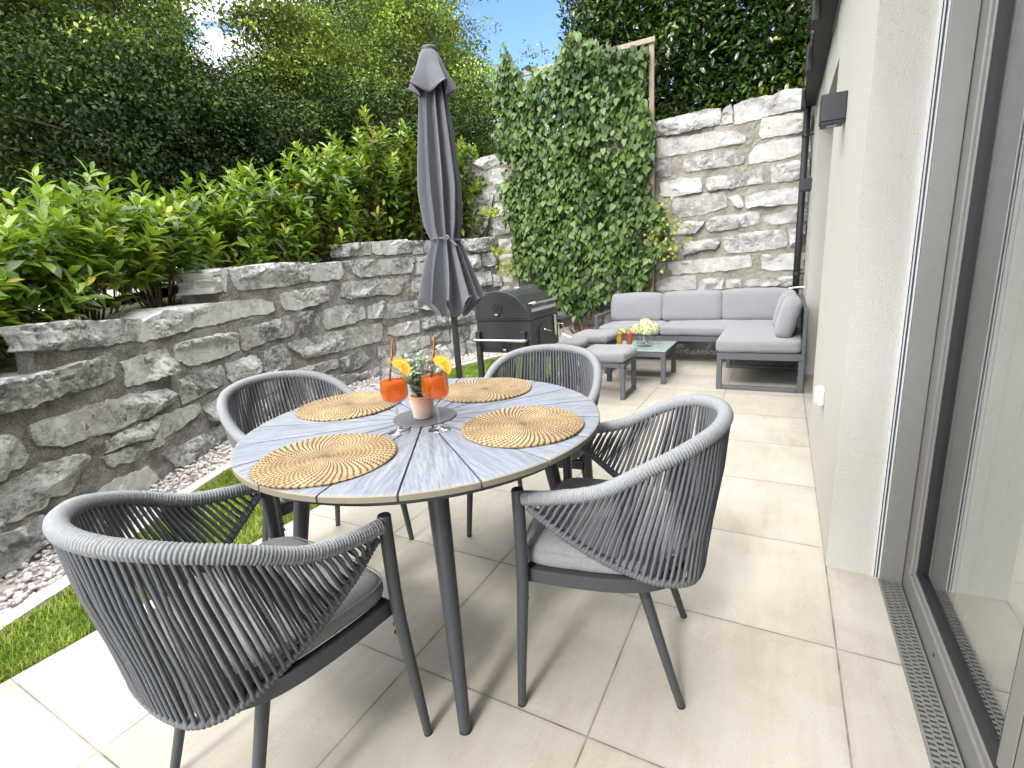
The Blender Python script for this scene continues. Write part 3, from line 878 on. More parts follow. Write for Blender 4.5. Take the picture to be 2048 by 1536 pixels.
def wall_core(acc, pt, s0, s1, top, seed, thick=lambda s: .38, ds=.03):
    S = np.arange(s0, s1 + ds, ds)
    Zs = np.linspace(-.06, 1, 70)
    base = len(acc.v); nz_ = len(Zs)
    for s in S:
        tp = top(s)
        for z_ in Zs:
            z = z_ * tp if z_ > 0 else z_
            nn_ = mnoise.noise(Vector((s * 7, z * 7, seed))) * .013 + mnoise.noise(Vector((s * 24, z * 24, seed))) * .008 + mnoise.noise(Vector((s * 60, z * 60, seed))) * .004
            acc.v.append(pt(s, z, -.022 + nn_)); acc.tint.append(.5)
        acc.v.append(pt(s, tp, -thick(s))); acc.tint.append(.5)
        acc.v.append(pt(s, -.06, -thick(s))); acc.tint.append(.5)
    kx = nz_ + 2
    for i in range(len(S) - 1):
        for j in range(kx - 1):
            acc.f.append((base + i * kx + j, base + (i + 1) * kx + j, base + (i + 1) * kx + j + 1, base + i * kx + j + 1)); acc.mi.append(1)
    for e in (0, len(S) - 1):
        acc.f.append(tuple(base + e * kx + j for j in range(kx))); acc.mi.append(1)

srng = np.random.default_rng(3)
def left_top(s):
    for a, z in ((2.44, .80), (4.12, .985), (5.97, 1.30)):
        if s < a: return z
    return 1.535
acc = MB()
rows = [(-.03, .2), (.2, .42), (.42, .63), (.63, .86)]
extra = fill_rows(LEFT_STONES, rows, 1.65, 8.3, .3, .62, srng)
extra += fill_rows(LEFT_STONES + extra, [(.0, .14), (.14, .3), (.44, .6), (.66, .8)], 2.0, 8.3, .16, .3, srng)
extra += fill_rows(LEFT_STONES + extra, [(.9, 1.1), (1.2, 1.38)], 5.95, 8.3, .16, .3, srng)
for i_, (cap, poly) in enumerate(LEFT_STONES + extra):
    near = np.mean([p[0] for p in poly]) < 4.2
    stone_mesh(acc, poly, left_pt, .017 if near else .024, .11 if i_ == 0 else (.34 if cap else .06), srng)
wall_core(acc, left_pt, 1.62, 8.42, left_top, 1.7, lambda s: .12 if 2.36 < s < 3.3 else .38)
lw = acc.build('stone_wall', [M['stone_left'], M['mortar_left']])
tag(lw, 'low curved retaining wall of rough grey stone blocks stepping up below the laurel bushes', 'stone wall')

acc = MB()
rows = [(2.58, 2.79), (2.35, 2.57), (2.12, 2.33), (1.9, 2.09), (1.65, 1.87), (1.44, 1.61), (1.2, 1.4), (.96, 1.14), (.77, .93), (.56, .75), (.33, .54), (.12, .31), (-.05, .1)]
extra = fill_rows(BACK_STONES, rows, -4.3, .5, .28, .66, srng, ok=lambda a0, a1, c0, c1: a1 < -1.62 or c1 < .8 or a0 > -.02)
for cap, poly in BACK_STONES + extra:
    if np.mean([p[0] for p in poly]) > .35: continue
    stone_mesh(acc, poly, back_pt, .025, .34 if cap else .06, srng, (.026, .055))
wall_core(acc, back_pt, -4.45, .6, lambda s: 2.735, 5.1)
bw = acc.build('stone_wall', [M['stone_back'], M['mortar_back']])
tag(bw, 'tall pale stone block wall behind the corner sofa with buff mortar', 'stone wall')
# ================================================================== HOUSE
house = thing('house', 'pale stucco house with large taupe framed glass door beside the patio', 'house', (.2, 2, 0))
def rel(b, loc):
    b.v = [(x - loc[0], y - loc[1], z - loc[2]) for x, y, z in b.v]
    return b
HL = (.2, 2, 0)
b = MB()
b.box((0, 1.063, -.05), (.62, 2.6, 2.56))                     # pier beside the door
b.box((.165, 2.6, -.05), (.62, 4.46, 2.21))                   # back of the niche
b.box((0, 2.6, 2.21), (.62, 4.46, 2.56))                      # lintel
b.box((0, 4.46, -.05), (.62, 5.56, 2.56))
b.box((.25, -4.5, 2.40), (.62, 1.063, 2.56))                  # wall over the glass door
b.box((.12, -4.5, 2.80), (.7, 9, 5.6))                        # upper storey
rel(b, HL).build('wall', M['stucco'], house)
b = MB()
b.box((.64, -4.4, -.03), (4, 5.5, .0), 1); b.box((3.9, -4.4, 0), (4, 5.5, 2.6)); b.box((.64, 3.0, 0), (3.9, 3.1, 2.6)); b.box((.64, -4.5, 0), (3.9, -4.4, 2.6)); b.box((.64, -4.4, 2.57), (3.9, 5.5, 2.62))
M['room'] = mat_simple('white_room_paint', (.6, .6, .57), .8, .05)
M['roomfloor'] = mat_simple('grey_room_floor', (.3, .28, .25), .5, .1)
rel(b, HL).build('room', [M['room'], M['roomfloor']], house)
# glass door: jamb lining, sash, mid stile, glass
door = MB()
door.box((.143, 1.052, .0), (.150, 1.0625, 2.40), 1)           # white plaster stop
door.box((.1505, 1.056, .0), (.153, 1.0625, 2.40), 2)
door.box((.1535, 1.050, .0), (.157, 1.0625, 2.40), 1)
door.box((.1575, 1.056, .0), (.1625, 1.0625, 2.40), 3)
door.box((.163, 1.047, .0), (.167, 1.0625, 2.40), 1)
door.bbox((.168, 1.040, -.01), (.2335, 1.0625, 2.40), .002, 0)
door.bbox((.235, -2.4, -.01), (.285, 1.05, .085), .004, 0)     # sill rail
door.bbox((.242, -2.4, .0865), (.285, 1.04, .105), .003, 0)
door.bbox((.235, .965, .086), (.285, 1.05, 2.40), .004, 0)     # jamb stile
door.bbox((.242, .945, .106), (.285, .9635, 2.40), .003, 0)
door.box((.247, .934, .106), (.285, .9445, 2.40), 2)           # gasket
door.box((.247, -2.4, .1055), (.285, .934, .116), 2)
door.bbox((.249, .02, .117), (.30, .146, 2.40), .003, 0)
door.box((.2505, .1462, .117), (.30, .1518, 2.40), 2)
door.bbox((.249, .152, .117), (.30, .214, 2.40), .003, 0)       # middle stile
door.box((.252, .2145, .117), (.285, .222, 2.40), 2)
door.bbox((.235, -2.4, 2.33), (.285, .96, 2.398), .004, 0)
d_ = rel(door, HL).build('sliding_door', [M['frame_metal'], M['trim_white'], M['gasket'], M['gasket_blue']], house)
M['glass_pane'] = thin_glass('window_glass', (.92, .95, .94), .32)
b = MB(); b.box((.262, -2.4, .105), (.268, .94, 2.34))
rel(b, HL).build('glass_pane', M['glass_pane'], d_)
b = MB(); b.lathe([(.006, 0), (.006, .001)], 12, (0, 0, 0), 0)
b.v = [(.2345 - z, .62 + x, .048 + y) for x, y, z in b.v]
rel(b, HL).build('drain_hole', M['gasket'], d_)
# niche door (dark frame in the recess)
b = MB()
b.bbox((.150, 2.62, .0), (.164, 4.44, .10)); b.bbox((.150, 2.62, .101), (.164, 2.70, 2.19)); b.bbox((.150, 4.36, .101), (.164, 4.44, 2.19)); b.box((.158, 2.70, .101), (.1635, 4.36, 2.19), 1)
M['dark_glass'] = mat_simple('dark_window_glass', (.02, .025, .028), .05, .05)
rel(b, HL).build('niche_window', [M['frame_metal'], M['dark_glass']], house)
b = MB()
v_ = []; nn = 160
ys = np.linspace(-2.3, .90, nn)
for y in ys:
    x = .36 + .022 * math.sin(y * 46) + .012 * math.sin(y * 103 + 1)
    v_ += [(x, y, .004), (x, y, 2.36)]
b.add(v_, [(2 * i, 2 * i + 2, 2 * i + 3, 2 * i + 1) for i in range(nn - 1)])
tcu = NT('sheer_curtain')
cb = tcu.bsdf((.78, .79, .75), .9, None)
ctr = tcu.n('BsdfTranslucent'); ctr.inputs['Color'].default_value = (.72, .74, .70, 1)
cmx = tcu.n('MixShader'); cmx.inputs[0].default_value = .35
tcu.l(cb.outputs[0], cmx.inputs[1]); tcu.l(ctr.outputs[0], cmx.inputs[2]); tcu.l(cmx.outputs[0], tcu.out.inputs['Surface'])
M['curtain'] = tcu.m
tag(b.build('curtain', M['curtain'], smooth=True), 'pale sheer curtain hanging behind the glass door', 'curtain')

# drain grate in front of the door: plate with staggered slots over a dark channel
g = MB()
x0, x1 = .163, .230
g.box((x0, -2.3, -.03), (x1, 1.045, -.006), 1)
g.box((x0, -2.3, -.0055), (x0 + .007, 1.045, .0035)); g.box((x1 - .007, -2.3, -.0055), (x1, 1.045, .0035))
cols = [(x0 + .0075, x0 + .0225), (x0 + .0265, x0 + .0405), (x0 + .0445, x1 - .0075)]
for a, c in ((x0 + .0225, x0 + .0265), (x0 + .0405, x0 + .0445)):
    g.box((a + .0002, -2.3, -.0055), (c - .0002, 1.045, .003))
for ci, (a, c) in enumerate(cols):
    y = -1.6 + ci * .0085
    while y < 1.03:
        g.box((a + .0002, y, -.0055), (c - .0002, y + .0095, .003)); y += .017
tag(g.build('drain_grate', [mat_simple('galvanised_steel', (.26, .26, .25), .45, .15, 30, metallic=.6), M['gasket']]), 'long slotted metal drain grate set in the tiles along the glass door', 'drain grate')

# balcony edge
bal = thing('balcony', 'black balcony edge with frameless glass panels above the stucco wall', 'balcony', (0, 2, 2.5))
b = MB(); b.bbox((-.10, -4.4, 2.58), (-.004, 5.42, 2.795), .004)
rel(b, (0, 2, 2.5)).build('fascia', M['fascia'], bal)
for y0, y1 in ((-4.3, -1.1), (-1.08, 1.28), (1.3, 3.36), (3.38, 5.40)):
    b = MB(); b.box((-.128, y0, 2.60), (-.114, y1, 3.72)); rel(b, (0, 2, 2.5)).build('glass_panel', M['glass_pane'], bal)
for y in (-.3, .8, 1.9, 2.9, 3.9, 5.1):
    b = MB(); b.bbox((-.140, y, 2.52), (-.1005, y + .16, 2.70), .003); rel(b, (0, 2, 2.5)).build('clamp', M['fascia'], bal)
b = MB(); b.bbox((-.004, -4.4, 2.565), (.11, 5.42, 2.579), .002); rel(b, (0, 2, 2.5)).build('drip_edge', M['fascia'], bal)

dp = thing('downpipe', 'black downpipe in the corner between the stone wall and the house', 'downpipe', (-.075, 5.40, 0))
b = MB(); b.tube([(0, 0, -.02), (0, 0, 2.6)], .033, 20); b.build('pipe', M['fascia'], dp, smooth=True)
for z in (.9, 2.3):
    b = MB(); b.lathe([(.036, 0), (.037, .002), (.037, .028), (.036, .03)], 20, (0, 0, z)); b.box((.033, -.006, z + .005), (.074, .006, z + .025)); b.build('bracket', M['black_metal'], dp)

def wall_lamp(y, label):
    t = thing('wall_lamp', label, 'wall lamp', (0, y, 1.745), 0, 'wall lamps on the stucco wall')
    b = MB(); b.bbox((-.10, 0, .012), (-.001, .115, .124), .003); b.box((-.094, .006, .0), (-.006, .109, .0115), 1); b.build('housing', [M['black_metal'], M['gasket']], t)
    b = MB(); b.box((-.07, .03, -.002), (-.03, .085, -.0005)); b.build('lens', M['dark_glass'], t)
    return t
wl = wall_lamp(1.86, 'black box wall lamp on the stucco pier, the larger nearer one')
dup(wl, (0, 5.12, 1.745), 0, 'smaller looking far black box wall lamp beside the downpipe', 'wall lamps on the stucco wall')

t = thing('power_socket', 'white outdoor power socket low on the stucco pier', 'socket', (0, 1.72, .46))
b = MB(); b.bbox((-.030, 0, 0), (-.0005, .085, .085), .006); b.build('housing', M['white_plastic'], t)
b = MB(); b.bbox((-.040, .006, .012), (-.0305, .079, .080), .003); b.build('lid', M['white_plastic'], t)
t = thing('wall_hook', 'small white hook bar on the house wall above the sofa backrest', 'hook', (-.001, 4.92, .80))
b = MB(); b.tube([(0, 0, 0), (-.05, 0, .004), (-.11, -.01, -.002), (-.145, -.012, -.004)], [.012, .009, .009, .010], 10); b.build('arm', M['white_plastic'], t, smooth=True)
b = MB(); b.bbox((-.006, -.02, -.02), (0, .02, .02), .002); b.build('plate', M['white_plastic'], t)

# ================================================================== ROPE CHAIRS
def ridged(path, r0, amp, pitch, sec=5, n=10, slant=.35):
    P = resample(path, pitch / sec)
    P = np.array(P); m = len(P)
    T = unit(np.gradient(P, axis=0))
    a = np.array([0, 0, 1.0]); A = []
    for t_ in T:
        a = a - t_ * a.dot(t_); a /= np.linalg.norm(a); A.append(a)
    A = np.array(A); B = np.cross(T, A)
    th = np.linspace(0, 2 * math.pi, n, endpoint=False)
    ph = (np.arange(m)[:, None] / sec + slant * np.sin(th)[None])
    wob = np.array([random.uniform(-.12, .12) for _ in range(m // sec + 3)])
    rr = r0 + amp * np.abs(np.sin(math.pi * ph)) ** .65 + amp * wob[np.clip(ph.astype(int), 0, len(wob) - 1)]
    V = P[:, None, :] + A[:, None, :] * (rr * np.cos(th))[..., None] + B[:, None, :] * (rr * np.sin(th))[..., None]
    F = [(i * n + j, i * n + (j + 1) % n, (i + 1) * n + (j + 1) % n, (i + 1) * n + j) for i in range(m - 1) for j in range(n)]
    F += [tuple(range(n - 1, -1, -1)), tuple(range((m - 1) * n, m * n))]
    return V.reshape(-1, 3), F

W0, W1, W2, YB, Z0, Z1, ZB = .267, .270, .150, -.270, .632, .676, .800
rim_h = np.array([(W0, .225, Z0), (W0 + .002, .14, Z0 + .010), (W1, .02, Z1 - .004), (W1 - .014, -.09, Z1 + .45 * (ZB - Z1)), (W2 + .055, YB + .085, ZB - .026), (W2 * .75, YB + .022, ZB - .006), (0, YB, ZB)])
loop_h = np.array([(W0 - .006, .215, .605), (.255, .13, .535), (.238, .04, .470), (.224, -.04, .428), (.212, -.12, .402), (.170, -.190, .390), (.09, -.216, .387), (0, -.222, .386)])
def both(h): return np.vstack([h, h[-2::-1] * [-1, 1, 1]])
RIM = resample(catmull(both(rim_h), 12), n=401)
LOOP = resample(catmull(both(loop_h), 12), n=401)
def at(curve, f):
    q = f * (len(curve) - 1); i = int(min(q, len(curve) - 2)); t_ = q - i
    return curve[i] * (1 - t_) + curve[i + 1] * t_
def make_chair(label):
    t = thing('rope_chair', label, 'chair', (0, 0, 0), 0, 'rope chairs round the dining table')
    v, f = ridged(RIM, .0165, .0038, .0078)
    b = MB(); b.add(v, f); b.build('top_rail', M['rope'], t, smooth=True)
    v, f = ridged(LOOP, .0095, .003, .010, 4, 8)
    b = MB(); b.add(v, f)
    NG = 74
    for gi in range(NG):
        f0 = .018 + (gi + .5) / NG * .964
        for k_ in (-1, 1):
            ff = f0 + k_ * .0033
            h_ = min(ff, 1 - ff) * 2                    # 0 at the arm front, 1 at the back
            hr = h_ ** .84
            fr = hr / 2 if ff < .5 else 1 - hr / 2
            fl = ff + (.004 if k_ > 0 else -.002)
            A = at(RIM, fr); B = at(LOOP, min(max(fl, .002), .998))
            out = np.array([A[0] + B[0], (A[1] + B[1]) - .0, 0]); out = out / (np.linalg.norm(out) + 1e-6)
            A = A + out * (.012 * k_) + np.array([0, 0, -.012]); B = B + out * (.008 * k_) + np.array([0, 0, .006])
            C1 = A * .7 + B * .3 + out * .003 + rng.normal(size=3) * .0014; C2 = A * .3 + B * .7 - out * .002 + rng.normal(size=3) * .0014
            b.tube([A + np.array([0, 0, .008]), A * .9 + B * .1, C1, C2, B], .0043, 6, caps=False)
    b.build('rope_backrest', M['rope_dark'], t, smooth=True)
    for s_ in (-1, 1):
        b = MB()
        b.tube([(s_ * .303, .256, .004), (s_ * .292, .252, .12), (s_ * .279, .246, .26), (s_ * .271, .241, .36), (s_ * .268, .2395, .44), (s_ * .267, .239, .56), (s_ * .267, .239, .653), (s_ * .267, .239, .656)],
               [.0115, .013, .0152, .0165, .0168, .0168, .0168, .0150], 20)
        b.tube([(s_ * .3035, .2562, 0), (s_ * .3030, .2560, .006)], .0118, 16, 1)
        b.tube([(s_ * .252, .236, .345), (s_ * .262, .238, .345)], .006, 8, 1); b.tube([(s_ * .252, .236, .320), (s_ * .262, .238, .320)], .006, 8, 1)
        b.build('leg', [M['metal'], M['rubber']], t, smooth=False)
    for s_ in (-1, 1):
        b = MB()
        b.tube([(s_ * .187, -.172, .004), (s_ * .176, -.115, .19), (s_ * .165, -.06, .375)], [.0112, .0138, .0160], 20)
        b.tube([(s_ * .1872, -.173, 0), (s_ * .187, -.172, .006)], .0116, 16, 1)
        b.build('leg', [M['metal'], M['rubber']], t, smooth=False)
    # D-shaped seat frame of flat bar
    half = [(.252, .236), (.252, .10), (.240, -.02), (.212, -.10), (.160, -.16), (.09, -.184), (0, -.19)]
    oh = resample(catmull(half, 8), n=40)
    o1 = np.vstack([oh, oh[-2::-1] * [-1, 1]])
    tt = unit(np.gradient(o1, axis=0)); nn_ = np.stack([tt[:, 1], -tt[:, 0]], 1)
    i1 = o1 + nn_ * .024
    b = MB(); m2 = len(o1)
    vv = [(*p, .372) for p in o1] + [(*p, .412) for p in o1] + [(*p, .412) for p in i1] + [(*p, .372) for p in i1]
    ff_ = [(a_ * m2 + i, a_ * m2 + i + 1, ((a_ + 1) % 4) * m2 + i + 1, ((a_ + 1) % 4) * m2 + i) for i in range(m2 - 1) for a_ in range(4)]
    b.add(vv, ff_)
    b.bbox((-.25, .214, .372), (.25, .238, .412), .003)
    for x in (-.12, 0, .12): b.box((x - .02, -.18, .398), (x + .02, .213, .409))
    b.build('seat_frame', M['metal'], t)
    # cushion
    outl_ = resample(catmull([(0, .268), (.12, .266), (.20, .255), (.236, .215), (.238, .10), (.230, -.02), (.205, -.105), (.15, -.165), (.07, -.19), (0, -.194)], 8), n=34)
    full = np.vstack([outl_, outl_[-2:0:-1] * [-1, 1]])
    cen = np.array([0, .045])
    rings = [(.95, .413), (.99, .420), (1.0, .432), (1.0, .449), (.985, .461), (.955, .470), (.88, .479), (.72, .486), (.5, .490), (.25, .492)]
    b = MB(); nf = len(full)
    vv = []
    for q, z in rings:
        for p in full:
            pp = cen + (p - cen) * q
            zz = z + .004 * mnoise.noise(Vector((pp[0] * 9, pp[1] * 9, z * 20))) + (-.012 * max(0, (pp[1] - .2) / .07) if z > .45 else 0)
            vv.append((pp[0], pp[1], zz))
    vv.append((0, .045, .492))
    ff_ = [(i * nf + j, (i * nf + (j + 1) % nf), (i + 1) * nf + (j + 1) % nf, (i + 1) * nf + j) for i in range(len(rings) - 1) for j in range(nf)]
    ff_ += [((len(rings) - 1) * nf + j, (len(rings) - 1) * nf + (j + 1) % nf, len(vv) - 1) for j in range(nf)]
    ff_.append(tuple(range(nf - 1, -1, -1)))
    b.add(vv, ff_)
    c_ = b.build('seat_cushion', M['seat_fabric'], t, smooth=True)
    b = MB(); b.tube([(*(cen + (p - cen) * .994), .459) for p in np.vstack([full, full[:1]])], .0022, 6, caps=False); b.build('piping', M['seat_fabric'], c_, smooth=True)
    return t
CH = [(-1.322, -.395, -.100, 'rope chair nearest the viewer, its back turned, cut off by the lower edge'),
      (-.593, .354, 1.717, 'rope chair standing on bare tiles between the table and the house wall'),
      (-1.178, 1.026, 3.283, 'rope chair behind the table, in front of the black grill'),
      (-1.989, .350, -1.744, 'rope chair between the table and the curved grey stone wall')]
chair0 = make_chair(CH[0][3])
for i, (x, y, a, lb) in enumerate(CH):
    if i == 0: chair0.location = (x, y, 0); chair0.rotation_euler = (0, 0, a)
    else: dup(chair0, (x, y, 0), a, lb)

# ================================================================== DINING TABLE
TC = (-1.252, .277, 0)
tbl = thing('dining_table', 'round dining table with blue grey radial boards and four tapered dark legs', 'table', TC)
def table_wood():
    t = NT('blue_grey_board')
    v = t.n('TexCoord').outputs['Object']
    at_ = t.n('Attribute', attribute_name='tint').outputs['Fac']
    uv = t.n('Attribute', attribute_name='grain').outputs['Vector']
    n1 = t.noise(t.mapping(uv, (1.6, 22, 1)), 6, 6, .68, .6)
    n2 = t.noise(t.mapping(uv, (5, 90, 1)), 9, 4, .65, .3)
    big = t.noise(uv, 5, 3, .5)
    f = t.math('ADD', t.math('MULTIPLY', n1, .6), t.math('MULTIPLY', n2, .4))
    c = t.ramp(f, [(.38, (.07, .085, .11)), (.47, (.155, .175, .215)), (.60, (.28, .305, .35))])
    c = t.mix(t.math('MULTIPLY', at_, .3), c, (.17, .20, .26))
    c = t.mix(t.math('MULTIPLY', big, .25), c, (.26, .28, .33))
    return t.done(t.bsdf(c, t.math('ADD', .33, t.math('MULTIPLY', n2, .2)), t.bump(f, .25, .003), Specular_IOR_Level=.5))
M['board'] = table_wood()
M['board_edge'] = mat_simple('beige_board_edge', (.22, .20, .15), .6, .15, 60)
b = MB()
b.lathe([(.30, .700), (.545, .700), (.556, .703), (.558, .722), (.556, .7235), (.10, .7235)], 96, (0, 0, 0))
b.lathe([(.06, .66), (.09, .665), (.09, .6995)], 32, (0, 0, 0))
for k_ in range(4):
    a_ = R(-49 + 90 * k_)
    mt = Matrix.Rotation(a_, 4, 'Z')
    b.bbox((.05, -.022, .665), (.44, .022, .6995), .003, 0, mt)
b.build('frame', M['metal_dark'], tbl)
for k_ in range(4):
    a_ = R(-49 + 90 * k_); ca_, sa_ = math.cos(a_), math.sin(a_)
    b = MB()
    b.tube([(ca_ * .528, sa_ * .528, .004), (ca_ * .470, sa_ * .470, .30), (ca_ * .395, sa_ * .395, .699)], [.0165, .0225, .0295], 24)
    b.tube([(ca_ * .529, sa_ * .529, 0), (ca_ * .528, sa_ * .528, .006)], .0168, 16, 1)
    b.build('leg', [M['metal'], M['rubber']], tbl, smooth=False)
NB = 19; a0_ = R(-1.5)
b = MB(); grain = []
for k_ in range(NB):
    A0, A1 = a0_ + 2 * math.pi * k_ / NB, a0_ + 2 * math.pi * (k_ + 1) / NB
    am = (A0 + A1) / 2; gap = .0028
    ux, uy = math.cos(am), math.sin(am)
    rad_ = [.09, .2, .32, .44, .52, .572, .580, .584]; zt = [.742] * 6 + [.7412, .739]
    cols_ = 9; vv = []
    for ri, (r_, z_) in enumerate(zip(rad_, zt)):
        for j in range(cols_):
            q = j / (cols_ - 1); hw_ = (A1 - A0) / 2 - gap / r_
            th = am + (q * 2 - 1) * hw_
            ed = .0012 if j in (0, cols_ - 1) else 0
            vv.append((r_ * math.cos(th), r_ * math.sin(th), z_ - ed))
    nt_ = len(vv)
    low = [0.7245]
    for ri, r_ in enumerate(rad_):
        for j in range(cols_):
            x_, y_, z_ = vv[ri * cols_ + j]; vv.append((x_, y_, .7245))
    F_ = []; mi_ = []
    nr_ = len(rad_)
    for ri in range(nr_ - 1):
        for j in range(cols_ - 1):
            F_.append((ri * cols_ + j, (ri + 1) * cols_ + j, (ri + 1) * cols_ + j + 1, ri * cols_ + j + 1)); mi_.append(0 if ri < nr_ - 2 else 1)
        for j in (0, cols_ - 1):
            q = (ri * cols_ + j, (ri + 1) * cols_ + j, nt_ + (ri + 1) * cols_ + j, nt_ + ri * cols_ + j)
            F_.append(q if j else q[::-1]); mi_.append(0)
    for j in range(cols_ - 1):
        F_.append(((nr_ - 1) * cols_ + j, nt_ + (nr_ - 1) * cols_ + j, nt_ + (nr_ - 1) * cols_ + j + 1, (nr_ - 1) * cols_ + j + 1)); mi_.append(1)
    kb = len(b.v); tn = rng.random()
    b.v.extend(vv); b.tint.extend([tn] * len(vv))
    for f_, m3 in zip(F_, mi_): b.f.append(tuple(i + kb for i in f_)); b.mi.append(m3)
    o1_, o2_ = rng.uniform(-5, 5), rng.uniform(-5, 5)
    for x_, y_, z_ in vv: grain.append((x_ * ux + y_ * uy + o1_, -x_ * uy + y_ * ux + o2_, z_))
top = b.build('tabletop', [M['board'], M['board_edge']], tbl)
ga = top.data.attributes.new('grain', 'FLOAT_VECTOR', 'POINT'); ga.data.foreach_set('vector', np.array(grain, np.float32).ravel())
b = MB(); b.lathe([(.02, .7425), (.105, .7425), (.107, .744), (.105, .7462), (.02, .7465)], 64, (0, 0, 0)); b.build('centre_plate', mat_simple('dark_grey_plate', (.085, .088, .098), .5, .12, 90, .06, 700, .001), tbl)

# ---- placemats
def mat_material():
    t = NT('woven_rattan')
    v = t.obj()
    sp = t.n('SeparateXYZ'); t.l(v, sp.inputs[0])
    r_ = t.math('SQRT', t.math('ADD', t.math('MULTIPLY', sp.outputs[0], sp.outputs[0]), t.math('MULTIPLY', sp.outputs[1], sp.outputs[1])))
    th = t.math('DIVIDE', t.math('ARCTAN2', sp.outputs[1], sp.outputs[0]), 2 * math.pi)
    ci = t.math('SUBTRACT', t.math('DIVIDE', r_, .0118), th)
    idx_ = t.math('FLOOR', ci); fr = t.math('SUBTRACT', ci, idx_)
    wob = t.noise(v, 30, 2, .5)
    ph = t.math('ADD', t.math('MULTIPLY', th, 64.0), t.math('MULTIPLY', idx_, .30))
    ph = t.math('ADD', ph, t.math('MULTIPLY', fr, .45))
    ph = t.math('ADD', ph, t.math('MULTIPLY', wob, .5))
    fp = t.math('FRACT', ph)
    width = t.math('ADD', .33, t.math('DIVIDE', .0095, t.math('ADD', r_, .03)))
    st_ = t.math('LESS_THAN', fp, width)
    line = t.math('LESS_THAN', t.math('ABSOLUTE', t.math('SUBTRACT', fr, .5)), .40)
    st_ = t.math('MULTIPLY', st_, line)
    fib = t.noise(t.mapping(v, (1, 1, 1)), 240, 4, .7)
    band = t.noise(v, 12, 3, .6)
    c = t.ramp(t.math('ADD', t.math('MULTIPLY', fib, .6), t.math('MULTIPLY', band, .4)), [(.34, (.15, .092, .040)), (.50, (.32, .228, .115)), (.66, (.48, .37, .215))])
    gap = t.math('GREATER_THAN', t.math('ABSOLUTE', t.math('SUBTRACT', fr, .5)), .44)
    c = t.mix(t.math('MULTIPLY', gap, .55), c, (.16, .09, .035))
    c = t.mix(t.math('MULTIPLY', st_, .93), c, (.035, .018, .008))
    h = t.math('SUBTRACT', t.math('MULTIPLY', fib, .3), t.math('MULTIPLY', st_, .8))
    return t.done(t.bsdf(c, .7, t.bump(h, .5, .002)))
M['rattan'] = mat_material()
def placemat(x, y, rz, r0, lb):
    NR, NA = 16 * 5, 120
    P = []; pitch = .0118
    rs = np.linspace(.002, r0, NR); th = np.linspace(0, 2 * math.pi, NA, endpoint=False)
    rr, tt_ = np.meshgrid(rs, th, indexing='ij')
    ci = rr / pitch - (((tt_ + math.pi) % (2 * math.pi)) - math.pi) / (2 * math.pi)
    z = .0045 + .0036 * np.abs(np.sin(math.pi * ci)) ** .7
    z = z + .0014 * np.sin(tt_ * 3 + rz) * (rr / r0) ** 2
    z[-1] *= .55
    rj = rr * (1 + .006 * np.sin(tt_ * 7 + rz * 3) * (rr / r0) ** 3)
    V = np.stack([rj * np.cos(tt_), rj * np.sin(tt_), z], -1).reshape(-1, 3)
    V = np.vstack([V, np.stack([r0 * .985 * np.cos(th), r0 * .985 * np.sin(th), np.full(NA, .0002)], 1)])
    F = [(i * NA + j, (i + 1) * NA + j, (i + 1) * NA + (j + 1) % NA, i * NA + (j + 1) % NA) for i in range(NR) for j in range(NA)]
    o = np_mesh('placemat', V, F, M['rattan'], smooth=True)
    o.location = (x, y, .7421); o.rotation_euler = (0, 0, rz)
    return tag(o, lb, 'placemat', 'round placemats on the dining table')
placemat(-1.283, -.118, .4, .190, 'round woven placemat nearest the viewer, in front of the turned chair')
placemat(-1.637, .311, 2.1, .192, 'round woven placemat on the stone wall side, left of the drinks')
placemat(-1.240, .648, 4.0, .190, 'round woven placemat at the far side, in front of the grill')
placemat(-.888, .290, 5.2, .188, 'round woven placemat on the house side, right of the potted plant')

# ---- drinks
M['glass'] = thin_glass('clear_glass', (.97, .975, .975), .05)
M['glass_thick'] = thin_glass('thick_clear_glass', (.90, .92, .92), .22)
def liquid(name, col, rough=.0, trans=1.0):
    t = NT(name)
    b_ = t.bsdf(col, rough, None, Specular_IOR_Level=.25)
    tr = t.n('BsdfTransparent'); tr.inputs['Color'].default_value = (*[min(1, c ** .5) for c in col], 1)
    ts = t.n('BsdfTranslucent'); ts.inputs['Color'].default_value = (*col, 1)
    m1 = t.n('MixShader'); m1.inputs[0].default_value = .45
    t.l(b_.outputs[0], m1.inputs[1]); t.l(ts.outputs[0], m1.inputs[2])
    m2 = t.n('MixShader'); m2.inputs[0].default_value = trans
    t.l(m1.outputs[0], m2.inputs[1]); t.l(tr.outputs[0], m2.inputs[2])
    t.l(m2.outputs[0], t.out.inputs['Surface'])
    return t.m
M['spritz'] = liquid('orange_spritz', (.92, .25, .006), .03, .60)
M['ice'] = liquid('ice', (.85, .40, .15), .1, .5)
M['juice_yellow'] = liquid('yellow_juice', (.75, .40, .01), .25, .05)
M['juice_red'] = liquid('coral_juice', (.70, .14, .04), .25, .05)
M['orange_rind'] = mat_simple('orange_rind', (.92, .38, .01), .5, .15, 200, .3, 600, .001)
M['orange_flesh'] = mat_simple('orange_flesh', (.95, .52, .02), .35, .25, 120, .3, 300, .001)
M['orange_pith'] = mat_simple('orange_pith', (.93, .72, .22), .6, .05)
M['copper'] = mat_simple('copper_straw', (.20, .07, .03), .25, .1, metallic=.85)
